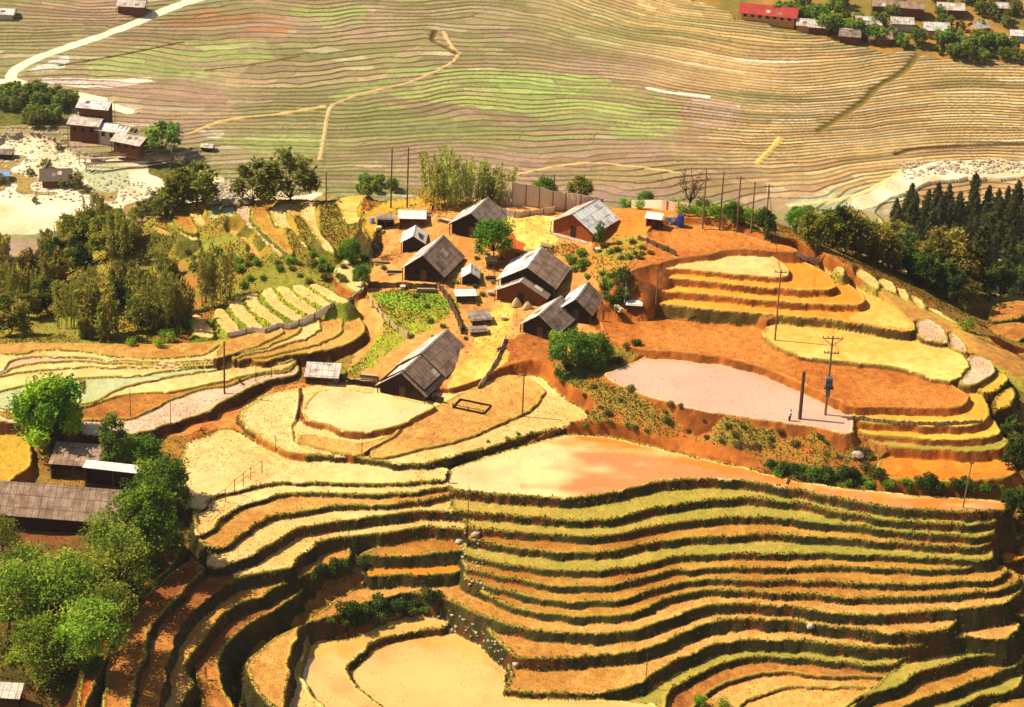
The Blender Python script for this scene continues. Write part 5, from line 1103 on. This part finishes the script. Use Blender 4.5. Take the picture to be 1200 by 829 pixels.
def put(kind, px, py, sc, label, cat='tree', group=None, dz=-.1, wide=1.0, pos=None):
    src = PROTO[kind]; loc = pos or gpx(px, py)
    if kind not in used_: r = src; used_.add(kind)
    else:
        r = src.copy(); COL.objects.link(r)
        for ch in list(src.children): c = ch.copy(); COL.objects.link(c); c.parent = r
    for k_ in list(r.keys()): del r[k_]
    r.location = (loc[0], loc[1], loc[2]+dz); r.rotation_euler = (0, 0, random.uniform(0, 6.28)); r.scale = (sc*wide, sc*wide, sc*random.uniform(.93, 1.07)); tag(r, label, cat, group)
    if cat == 'tree' and 'amboo' not in r.name: r.name = 'tree'
    return r
def inpoly(p, poly):
    x, y = p; ins = False
    for (ax, ay), (bx, by) in zip(poly, poly[1:]+poly[:1]):
        if (ay > y) != (by > y) and x < (bx-ax)*(y-ay)/(by-ay)+ax: ins = not ins
    return ins
def scatter(poly, n, kinds, smin, smax, label, group, cat='tree', mind=6, wide=1.0, dz=-.1):
    x0, x1 = min(p[0] for p in poly), max(p[0] for p in poly); y0, y1 = min(p[1] for p in poly), max(p[1] for p in poly); got = []; tries = 0
    while len(got) < n and tries < n*60:
        tries += 1; p = (random.uniform(x0, x1), random.uniform(y0, y1))
        if not inpoly(p, poly) or any(abs(p[0]-q[0]) < mind and abs(p[1]-q[1]) < mind*.6 for q in got): continue
        got.append(p); k = random.choice(kinds); lb = label[kinds.index(k)] if isinstance(label, list) else label
        put(k, p[0], p[1], random.uniform(smin, smax), lb, cat, group, wide=wide, dz=dz)
# grove in the lower left corner
put('bright', 60, 531, .92, 'round bright green tree rising behind the small barn at the left edge')
put('slender', 134, 560, .9, 'slender olive tree right of the small barn')
put('dense', 172, 655, .78, 'big dense tree at the right of the grove, touching the flooded field'); put('airy', 142, 705, .9, 'dense tree in the middle of the lower left grove'); put('bright2', 192, 600, 1.0, 'smaller green tree at the top right of the grove by the farmhouse gable')
put('dense', 100, 745, .65, 'dense dark green tree low in the grove beside the red soil'); put('airy', 128, 668, .72, 'round green tree in front of the long brown roof')
put('open', 78, 765, 1.05, 'tall open crowned tree with a visible dark trunk in the lower left'); put('open', 12, 755, .85, 'open crowned tree at the left edge below the long farmhouse')
put('airy', 128, 755, .7, 'airy tree at the foot of the grove above the dark steps'); put('airy', 30, 712, .75, 'dense tree behind the open crowned trees at the left edge'); put('bright2', 168, 560, .8, 'small green tree behind the grove at the edge of the pale field'); put('open', 110, 790, .8, 'open crowned tree standing low near the slanting pipe'); put('open', 45, 800, .75, 'light leaved tree above the corner shed'); put('airy', 62, 812, .7, 'dark bushy tree beside the corner shed'); put('airy', 4, 650, .5, 'green tree at the left edge in front of the long farmhouse'); put('bright2', 100, 800, .6, 'small green tree above the slanting white pipe')
scatter([(0,680),(60,660),(140,720),(90,829),(0,829)], 9, ['shrub_dark','shrub_bright'], .8, 1.4, 'shrub under the trees of the lower left grove', 'shrubs under the grove', 'shrub', 14)
scatter([(150,655),(215,625),(225,650),(160,720),(120,760)], 9, ['shrub_dark'], .7, 1.1, 'dark shrub in the shade at the right foot of the grove', 'shaded shrubs', 'shrub', 12)
# woods on the left spur
lw = [(0,300),(60,285),(120,275),(170,300),(200,330),(215,385),(120,402),(0,404)]
scatter(lw, 44, ['olive','dark','feather','bamboo','feather'], .45, .85, ['olive tree crowded in the wood on the left spur','dark green tree crowded in the wood on the left spur','feathery bamboo crowded in the wood on the left spur','tall bamboo clump crowded in the wood on the left spur',''], 'wood on the left spur', mind=11)
put('bamboo', 253, 357, .95, 'bamboo clump standing alone on the orange slope, right of the wood', 'bamboo'); put('bamboo', 180, 388, 1.05, 'tall bamboo clump with bare culms at the right end of the wood', 'bamboo'); put('feather', 120, 396, 1.1, 'bamboo clump with drooping tops above the far left paddies', 'bamboo')
scatter([(130,250),(230,235),(215,250),(170,275),(130,290),(60,290),(90,262)], 12, ['olive','far2'], .45, .75, ['low olive tree on the crest of the left spur','loose brown green tree on the crest of the left spur'], 'trees on the spur crest', mind=12)
put('dark', 128, 262, .62, 'very dark small tree on the crest above the sandy river bed'); 
scatter([(215,290),(330,300),(400,300),(420,330),(330,335),(240,350)], 34, ['shrub_dry','shrub'], .5, 1.0, ['dry shrub on the green slope below the spur terraces','green shrub on the slope below the spur terraces'], 'slope shrubs', 'shrub', 9)
scatter([(145,400),(180,380),(245,375),(240,395),(160,412)], 8, ['shrub_bright'], .6, .9, 'bright shrub at the foot of the left wood', 'bright shrubs at the wood', 'shrub', 9)
# village
put('bright2', 578, 306, .85, 'round green tree with a dark trunk in the middle of the village', wide=1.05)
put('bright2', 668, 432, .72, 'bushy yellow green tree between the long farmhouse and the pink pond', wide=1.25); put('dense', 697, 430, .36, 'darker leafy tree, right one of the pair beside the pink pond', wide=1.2)
put('bare', 507, 247, .95, 'spreading almost bare tree with yellow leaves behind the sheds'); put('bamboo2', 512, 240, 1.2, 'light bamboo clump behind the yellow leaved tree', 'bamboo'); put('bamboo2', 556, 240, 1.1, 'light bamboo clump, right one of the three tall ones behind the village', 'bamboo'); put('bamboo2', 534, 240, 1.25, 'light bamboo clump, middle one of the three behind the village', 'bamboo'); put('bamboo2', 590, 240, .9, 'low bamboo clump behind the woven fence', 'bamboo')
put('bright2', 411, 310, .5, 'small round green tree at the rim left of the village'); put('bright2', 424, 335, .42, 'small tree dotted with white blossom above the garden')
put('twiggy', 437, 300, .9, 'bare twiggy tree above the left sheds'); put('twiggy', 577, 240, .7, 'thin young tree in front of the woven fence, left'); put('twiggy', 594, 238, .5, 'thin young tree in front of the woven fence, right'); put('slender', 702, 287, .36, 'slender young tree at the corner of the orange board house')
put('bright2', 637, 240, .6, 'green bush tree behind the middle of the woven fence'); put('olive', 677, 243, .6, 'dull bush tree behind the low end of the woven fence'); put('bright2', 757, 243, .62, 'small green tree behind the low board fence'); put('twiggy', 808, 250, 1.5, 'thin brown tree left of the row of tall poles')
scatter([(728,243),(760,246),(830,258),(905,268),(900,260),(820,250),(740,240)], 30, ['shrub_bright','shrub'], .8, 1.35, ['leafy bright shrub in the hedge behind the orange field','green shrub in the hedge behind the orange field'], 'hedge behind the orange field', 'shrub', 8)
put('dark', 896, 276, .5, 'dark rounded tree behind the right end of the row of poles'); put('bright2', 858, 262, .45, 'bright green tree between the tall poles'); 
scatter([(690,290),(725,283),(790,292),(745,308),(715,312)], 14, ['shrub_dry','shrub'], .45, .8, ['dry shrub in the garden patch below the orange board house','green shrub in the garden patch below the orange board house'], 'garden patch shrubs', 'shrub', 8)
scatter([(665,295),(690,300),(700,330),(685,335),(668,320)], 6, ['shrub'], .6, 1.0, 'shrub behind the two small farmhouses', 'shrubs behind farmhouses', 'shrub', 8)
scatter([(385,300),(430,300),(440,340),(400,332)], 10, ['shrub_dry','shrub'], .5, .9, ['dry shrub on the left rim of the village','green shrub on the left rim of the village'], 'rim shrubs', 'shrub', 8)
scatter([(645,425),(700,412),(750,402),(735,425),(700,440),(660,452)], 12, ['shrub_dry','shrub_dark'], .5, .85, ['dry shrub on the bank beside the pink pond','dark shrub on the bank beside the pink pond'], 'pond bank shrubs', 'shrub', 9)
scatter([(680,455),(720,450),(860,495),(990,520),(1000,540),(900,532),(780,512),(690,490)], 30, ['shrub_dry'], .3, .7, 'low dry shrub on the slope between the two large ponds', 'slope shrubs between ponds', 'shrub', 9)
scatter([(888,545),(930,548),(1040,566),(1172,574),(1172,580),(1060,578),(960,566),(895,556)], 42, ['shrub','shrub_dark'], .55, .85, ['green bush in the hedge above the narrow orange pond','dark bush in the hedge above the narrow orange pond'], 'hedge above the orange pond', 'shrub', 6)
scatter([(558,522),(620,506),(700,498),(760,500),(760,506),(690,505),(620,515)], 12, ['shrub'], .3, .5, 'small green tuft bush on the lip above the great pale pond', 'lip bushes', 'shrub', 9)
scatter([(372,735),(400,722),(440,712),(500,706),(535,712),(500,720),(440,730),(400,742)], 16, ['shrub','shrub_dark'], .5, .9, ['green bush on the bank above the lowest ponds','dark bush on the bank above the lowest ponds'], 'bushes above the lowest ponds', 'shrub', 9)
scatter([(350,680),(372,672),(425,655),(432,665),(380,690)], 6, ['shrub_dark'], .5, .8, 'dark bush tucked between the left terrace lips', 'bushes between lips', 'shrub', 10)
put('shrub_bright', 822, 829, .8, 'bright weedy bush at the bottom edge, left one', 'shrub'); put('shrub_bright', 845, 832, .85, 'bright weedy bush at the bottom edge, right one', 'shrub')
for i, (a, b, s_) in enumerate(((1192,560,.7),(1185,520,.5),(1198,610,.5),(1180,600,.35))): put('dark', a, b, s_, ['large dark bush tree at the right edge beside the terraces','smaller dark bush tree above the large one at the right edge','dark bush tree at the right edge below the orange pond','low dark bush at the tip of the orange pond'][i])
# woods on the right
rw = [(1060,285),(1199,280),(1215,345),(1160,350),(1110,350),(1075,330)]
scatter(rw, 48, ['conifer','conifer2','dark'], .55, 1.1, ['tall dark conifer crowded in the wood on the right','shorter olive conifer crowded in the wood on the right','dark leafy tree between the conifers of the right wood'], 'conifers on the right', mind=10)
scatter([(1040,262),(1100,255),(1215,250),(1215,282),(1060,285)], 36, ['conifer','conifer2'], .55, 1.05, ['tall dark conifer crowded in the wood on the right','shorter olive conifer crowded in the wood on the right'], 'conifers on the right', mind=10)
scatter([(945,290),(1000,285),(1060,290),(1100,345),(1140,368),(1110,352),(1060,328),(1010,306),(985,298)], 34, ['olive2','olive','dark'], .5, .85, ['broad brown green tree at the edge of the right wood','olive tree at the edge of the right wood','dark tree at the edge of the right wood'], 'broadleaf trees on the right', mind=11)
put('olive2', 1105, 338, .95, 'largest olive crowned tree at the front of the right wood'); put('bright2', 1012, 285, .55, 'bright green tree among the olive trees, left of the wood'); put('shrub_bright', 1130, 388, 1.0, 'bright shrub at the end of the ridge track', 'shrub'); put('shrub_bright', 1050, 288, 1.3, 'bright green bush by the half hidden hut', 'shrub')
scatter([(930,258),(960,250),(1010,262),(960,292),(935,288)], 9, ['bright2','olive'], .4, .6, ['green tree at the left end of the right wood','olive tree at the left end of the right wood'], 'left end of the right wood', mind=11)
# valley
put('far', 191, 180, 1.5, 'large hazy green tree beside the riverside houses', wide=1.1)
for a, b, s_, lb in ((232,238,1.0,'dark tree by the river, left of three'),(300,236,1.0,'dark tree by the river, middle of three'),(337,235,1.2,'broad dark tree by the river, right of three'),(213,225,.7,'small tree on the river bank under the footbridge')): put('far2', a, b, s_*1.2, lb)
scatter([(0,108),(30,108),(88,120),(80,140),(40,150),(0,145)], 22, ['far','far2'], .5, .9, ['green bush tree on the bank below the road bend','olive bush tree on the bank below the road bend'], 'bank below the road bend', mind=7)
scatter([(150,255),(200,230),(240,240),(200,255)], 8, ['far2'], .5, .8, 'pale scrubby tree beside the river gravel', 'scrub by the river', mind=8)
scatter([(405,215),(450,215),(480,225),(430,232)], 6, ['far'], .35, .6, 'small green tree behind the yellow spur terraces', 'trees behind the spur', mind=8)
scatter([(905,20),(950,38),(1000,48),(1060,60),(1090,62),(1060,45),(1000,25),(940,10)], 22, ['far','far'], .6, 1.05, 'leafy tree at the lower edge of the far settlement', 'trees of the far settlement', mind=8)
scatter([(930,0),(1199,0),(1199,30),(1120,40),(1020,20)], 22, ['far','far2'], .5, .9, ['green tree among the far settlement houses','olive tree among the far settlement houses'], 'trees among far houses', mind=10)
scatter([(1080,62),(1140,50),(1199,60),(1199,78),(1130,72)], 22, ['far','shrub_dark'], .6, 1.0, ['tree on the bank right of the far settlement','dark bush on the bank right of the far settlement'], 'bank right of the settlement', mind=8)
scatter([(704,322),(732,322),(738,352),(722,366),(704,356)], 20, ['shrub_dry','shrub','shrub_dark'], .5, .9, ['dry shrub on the bank left of the orange steps','green shrub on the bank left of the orange steps','dark shrub on the bank left of the orange steps'], 'shrubs left of the orange steps', 'shrub', 7)
scatter([(0,160),(60,165),(100,200),(140,240),(60,250),(0,240)], 16, ['far2','shrub_dry'], .3, .5, ['small scrubby tree on the sandy river flats','dry bush on the sandy river flats'], 'scrub on the flats', mind=12)
scatter([(440,300),(470,330),(520,345),(560,300),(540,290),(610,300),(560,400),(480,400)], 22, ['shrub','shrub_dry'], .3, .6, ['little green bush between the village houses','little dry bush between the village houses'], 'bushes between the houses', 'shrub', 9)
scatter([(1000,505),(1020,525),(1030,560),(1010,555)], 5, ['shrub_dry'], .5, .8, 'dry shrub at the left end of the yellow treads', 'shrubs at the yellow treads', 'shrub', 8)
# ------------------------------------------------------------------ uncountable growth: tufts on the banks, stubble on the treads, clods
def grow(name, label, W, n, size, colf, up_=True, zone=None, tall=1.0):
    p = (W*np.maximum(Y, 1)*1.0).ravel(); p = p/p.sum(); k = rng.choice(len(p), n, p=p)
    base = np.stack([X.ravel()[k], Y.ravel()[k], Z.ravel()[k]], 1); base[:, :2] += rng.uniform(-.12, .12, (n, 2))
    a = rng.uniform(0, 2*pi, n); s = size*rng.uniform(.5, 1.4, n); dx = np.stack([np.cos(a)*s*.5, np.sin(a)*s*.5, 0*s], 1); tip = np.stack([rng.normal(size=n)*s*.35, -np.abs(rng.normal(size=n))*s*.35, s*tall*rng.uniform(.6, 1.2, n)], 1)
    V = np.stack([base-dx-[0, 0, .03], base+dx-[0, 0, .03], base+tip+dx*.35, base+tip-dx*.35], 1).reshape(-1, 3)
    cols = np.repeat(colf(k, n), 4, 0); o = mesh_np(name, V, np.arange(4*n).reshape(n, 4), M_leaf, np.clip(cols, 0, 1)); o['kind'] = 'stuff'; o['label'] = label
hm = np.zeros((NY, NU)); hm[:yv] = 1
cell = np.gradient(ys)[:, None]*np.ones((1, NU)); hm = hm*cell
def cl(k, n):
    c = lin((150,104,60))*rng.uniform(.3, 1.5, n)[:, None]; y = rng.uniform(0, 1, n) > .7; c[y] = lin((196,176,140)); return c
def cg(k, n):
    c = lin((96,92,30))*rng.uniform(.5, 1.5, n)[:, None]; y = rng.uniform(0, 1, n) > .8; c[y] = lin((150,140,50)); return c
grow('bank_grass', 'short rough grass on the terrace banks', (RIS >= .35)*hm*np.where(RIS == .5, .5, 1.0)*np.where(RIS < .5, 1.3, 1.0)*np.clip(.55+.9*n3+.5*n1, .08, 1.6), 320000, .2, cg)
grow('rice_stubble', 'rows of dry rice stubble on the drained treads', (TREAD == 2)*hm, 60000, .1, lambda k, n: lin((214,180,84))*rng.uniform(.6, 1.25, n)[:, None], tall=.8)
grow('soil_clods', 'clods and stubble scattered over the ploughed plots', (TREAD == 1)*hm, 60000, .11, lambda k, n: lin((176,110,52))*rng.uniform(.4, 1.3, n)[:, None], tall=.5)
grow('mud_specks', 'dark tufts and clods poking out of the muddy paddies', ((TREAD == 0) & (WET > .25) & (n3 > -.2))*hm, 20000, .16, lambda k, n: lin((120,84,46))*rng.uniform(.5, 1.2, n)[:, None], tall=.5)
gp = in_px([(395,440),(425,420),(455,382),(435,350),(445,340),(500,340),(535,350),(540,362),(505,385),(460,410),(420,438)], PXh, PYh); gw = np.zeros((NY, NU)); gw[:yv] = gp*cell[:yv]
grow('garden_crop', 'bright green vegetables growing in the garden plot', gw, 9000, .14, lambda k, n: lin((140,170,44))*rng.uniform(.6, 1.2, n)[:, None])
vg = in_px([(430,238),(560,236),(740,250),(760,270),(730,320),(700,395),(600,440),(555,462),(520,470),(400,455),(400,440),(470,440),(545,360),(440,330)], PXh, PYh) & (TREAD[:yv] == 0) & (WET[:yv] < .1); gw2 = np.zeros((NY, NU)); gw2[:yv] = vg*cell[:yv]*np.clip(n3[:yv]+.4, 0, 1)
grow('yard_litter', 'twigs, chaff and scraps lying about the village yards', gw2, 12000, .2, cl, tall=.6)
# river stones, one mesh
def stones(name, label, poly, n, smin, smax):
    bm = bmesh.new(); bmesh.ops.create_icosphere(bm, subdivisions=1, radius=1); v0 = np.array([v.co[:] for v in bm.verts]); f0 = np.array([[v.index for v in f.verts] for f in bm.faces]); bm.free()
    V = []; Fs = []; got = 0
    x0, x1 = min(p[0] for p in poly), max(p[0] for p in poly); y0, y1 = min(p[1] for p in poly), max(p[1] for p in poly)
    while got < n:
        p = (random.uniform(x0, x1), random.uniform(y0, y1))
        if not inpoly(p, poly): continue
        q = gpx(*p); s = random.uniform(smin, smax)*random.uniform(.5, 1); Fs.append(f0+got*len(v0)); V.append(v0*np.array([s*random.uniform(.7, 1.3), s, s*.6])*(1+rng.uniform(-.18, .18, (len(v0), 1)))+np.array(q)); got += 1
    o = mesh_np(name, np.concatenate(V), np.concatenate(Fs), M['stone']); o['kind'] = 'stuff'; o['label'] = label
stones('river_stones', 'pale boulders heaped in the river bed behind the spur', [(240,215),(290,215),(295,238),(245,240)], 260, .4, 1.3)
stones('river_stones', 'pale stones along the river bed beyond the conifers', [(1050,190),(1199,188),(1199,203),(1090,205),(1060,212)], 300, .3, 1.1)
stones('river_stones', 'stones and rubble on the sandy flats at the left', [(0,150),(60,150),(110,175),(140,205),(230,235),(130,240),(60,235),(0,235)], 900, .15, .8)
stones('gully_stones', 'stones lining the gully between the terrace flights', [(540,625),(560,625),(570,690),(545,690)], 40, .15, .4)
stones('gully_stones', 'loose stones on the bank above the lowest pond', [(500,735),(520,715),(555,730),(600,775),(605,800),(590,800),(560,755),(530,742)], 60, .12, .4)
# ------------------------------------------------------------------ far settlement and riverside houses
def far_house(px, py, w, d, hh, rise, yaw, left, right, wall, label, win=2, cat='house'):
    return house('house', label, cat, gpx(px, py), R(yaw), w, d, hh, rise, left, right, wall, over=.5, windows=0, group=None, door=False)
FH = [ # base of the left end, long side w along the view
 (934,34,5,4.5,2.2,1.6,-5,'cement','cement','ochre','grey roofed house right of the red roofed building'),
 (948,36,6,4.5,2.2,1.5,-4,'cement','cement','boards','second grey roofed house right of the red roofed building, lower'),
 (984,46,6,5,2.2,1.7,-6,'cement','cement_dark','boards','grey house at the lower edge of the settlement behind trees'),
 (1003,33,7.5,5,2.4,1.9,-5,'cement','cement','boards','grey roofed house in the middle of the settlement, above the trees'),
 (1017,50,7,4.5,2.2,1.6,8,'cement_brown','cement_brown','boards','brown roofed house lowest in the settlement'),
 (1044,32,6.5,4.5,2.2,1.5,0,'cement','cement','plaster','small grey house left of the bright white roof'),
 (1082,40,7.5,5,2.4,1.9,0,'cement_white','cement_white','ochre','house with the bright white roof in the far settlement'),
 (1022,14,16,5,3.0,1.5,-4,'cement_dark','cement_brown','boards','long brown building near the top of the far settlement'),
 (1098,16,8,5,2.4,1.6,0,'cement','cement','boards','grey roofed house near the top right of the settlement'),
 (1107,60,5,4.5,2.0,2.0,20,'cement_dark','cement_brown','boards','steep roofed hut on the lower right of the settlement'),
 (1139,38,4.5,4.5,2.0,1.8,30,'straw','cement','ochre','pale roofed hut between the settlement and the red slope'),
 (1184,46,5,4,2.2,1.2,-4,'cement_white','cement_white','ltblue','small white roofed house at the far right edge'),
 (1166,14,5,4,2.2,1.4,0,'cement_dark','cement','boards','dark little house above the red slope, top right'),
 (140,12,8,5,2.4,1.5,-2,'cement_dark','cement','boards','house with a dark roof beside the road at the top'),
 (-6,20,6,5,1.8,1.2,0,'cement','cement_white','plaster','pale roofed house at the top left corner')]
for a in FH: far_house(*a)
def riverside(px, py, w, d, hs, rise, yaw, roof, wall, label, win=3):
    r = house('house', label, 'house', gpx(px, py), R(yaw), w, d, hs, rise, roof, roof, wall, over=.8, door=False)
    for k in range(win):
        x0_ = w*(k+.6)/(win+.3); wi = MB(); wi.box(x0_-.5, x0_+.5, -d/2-.05, -d/2-.004, hs*.55, hs*.55+1.1); f = wi.build('window', M['dark'], r); q = MB(); q.box(x0_-.6, x0_+.6, -d/2-.12, -d/2-.052, hs*.55-.1, hs*.55-.004); q.build('sill', M['wood'], f)
    return r
riverside(869,22,17,6,3.4,2.2,-11,'red_tile','ochre','long red roofed building with pale ochre walls and dark openings', 7)
riverside(86,160,8,6,5.2,1.0,-8,'cement','boards','two storey brown riverside house with a pale lower roof'); riverside(97,152,8,6,8.0,1.2,-8,'cement_white','boards','tallest riverside house, white roofed, just behind the two storey one')
riverside(120,165,8,5.5,4.5,1.0,-14,'cement_white','plaster','riverside house with a pale flat roof, third from the left'); riverside(140,176,8,6,4.0,1.3,-22,'cement','boards','riverside house with a grey roof at the right end of the row'); 
x, y, z = gpx(136,172); r = empty('roof_frame', (x, y, z), R(-18)); tag(r, 'unfinished building of bare posts and rafters among the riverside houses', 'building frame')
for k in range(7): q = MB(); q.tube([(k*1.3,0,4.6),(k*1.3,2.5,5.6),(k*1.3,5,4.6)], .1, 5); q.build('rafter', M['straw'], r)
for a in (0, 7.8):
    for b in (0, 5): q = MB(); q.tube([(a,b,-.4),(a,b,4.6)], .14, 6); q.build('post', M['wood'], r)
for b, hz in ((0,4.7),(5,4.7),(2.5,5.7)): q = MB(); q.tube([(-.3,b,hz),(8.1,b,hz)], .09, 5); q.build('purlin', M['straw'], r)
house('hut','thatched brown hut on the sandy river flats','hut', gpx(50,214), R(8), 7.5, 5.5, 2.2, 2.4, 'thatch','thatch','boards', over=.8); put('far2', 88, 222, .8, 'bush covered mound beside the thatched hut')
house('hut','tiny hut beside the path right of the riverside houses','hut', gpx(237,175), R(-5), 3, 2.4, 1.2, .8, 'cement','cement','boards_dark', over=.3, door=False)
house('hut','little hut with a blue roof at the left edge of the flats','hut', gpx(-4,210), R(10), 3.5, 3, 1.6, .8, 'ltblue','ltblue','plaster', over=.3, door=False)
house('hut','dark hut at the left edge above the gravel','hut', gpx(-2,184), R(0), 4, 3, 1.6, 1.0, 'cement_dark','cement_dark','boards_dark', over=.3, door=False)
def span(name, label, a, b, wdt, lift, mt, cat, posts=True):
    A = np.array(gpx(*a))+[0, 0, lift]; Bp = np.array(gpx(*b))+[0, 0, lift]; r = empty(name, tuple(A)); tag(r, label, cat); n = 14; L_ = [(Bp-A)*k/n+np.array([0, 0, -1.0*sin(pi*k/n)]) for k in range(n+1)]
    d = Bp-A; nn = np.array([-d[1], d[0], 0]); nn /= np.linalg.norm(nn); q = MB()
    for k in range(n): p, s_ = L_[k], L_[k+1]; q.hexa([p-nn*wdt/2, s_-nn*wdt/2, s_+nn*wdt/2, p+nn*wdt/2, p-nn*wdt/2+[0,0,.15], s_-nn*wdt/2+[0,0,.15], s_+nn*wdt/2+[0,0,.15], p+nn*wdt/2+[0,0,.15]])
    q.build('deck', M[mt], r)
    for s_ in (-1, 1):
        q = MB(); q.tube([p+nn*s_*wdt/2+[0, 0, 1.1] for p in L_], .06, 5); q.build('hand_cable', M['straw'], r)
        for e in (L_[0], L_[-1]): q = MB(); q.tube([tuple(e+nn*s_*(wdt/2+.1)+[0, 0, -lift-1]), tuple(e+nn*s_*(wdt/2+.1)+[0, 0, 1.8])], .14, 6); q.build('post', M['concrete'], r)
    return r
span('footbridge','upper of two slim pale footbridges over the sandy river',(93,192),(201,181),1.2,1.6,'concrete','footbridge'); span('footbridge','lower of two slim pale footbridges over the sandy river',(101,201),(216,193),.9,1.4,'concrete','footbridge')
# slanting white pipe in the red soil corner
a = np.array(gpx(111,828)); b = np.array(gpx(138,750)); q = MB(); q.tube([(0,0,.3),tuple((b-a)*.35+[0,0,.9]),tuple(b-a+[0,0,1.0])], .09, 7); o = q.build('water_pipe', M['plastic'], fix=False); o.location = tuple(a); tag(o, 'slanting white pipe over the red soil at the bottom left', 'pipe')
for k_, root in PROTO.items():
    if k_ not in used_:
        for ch in list(root.children): bpy.data.objects.remove(ch)
        bpy.data.objects.remove(root)
# ------------------------------------------------------------------ the hazy air of the valley
q = MB(); q.box(-4400, 4400, -900, 6400, -135, 1300); hz = q.build('haze', M['wood']); hz.data.materials.clear()
hm_ = bpy.data.materials.new('haze'); hm_.use_nodes = True; nt = hm_.node_tree; nt.nodes.remove(nt.nodes['Principled BSDF']); pv = nt.nodes.new('ShaderNodeVolumePrincipled')
pv.inputs['Color'].default_value = (.98, .95, .92, 1); pv.inputs['Density'].default_value = .000045; pv.inputs['Anisotropy'].default_value = .2; nt.links.new(pv.outputs[0], nt.nodes['Material Output'].inputs['Volume'])
hz.data.materials.append(hm_); hz['kind'] = 'stuff'
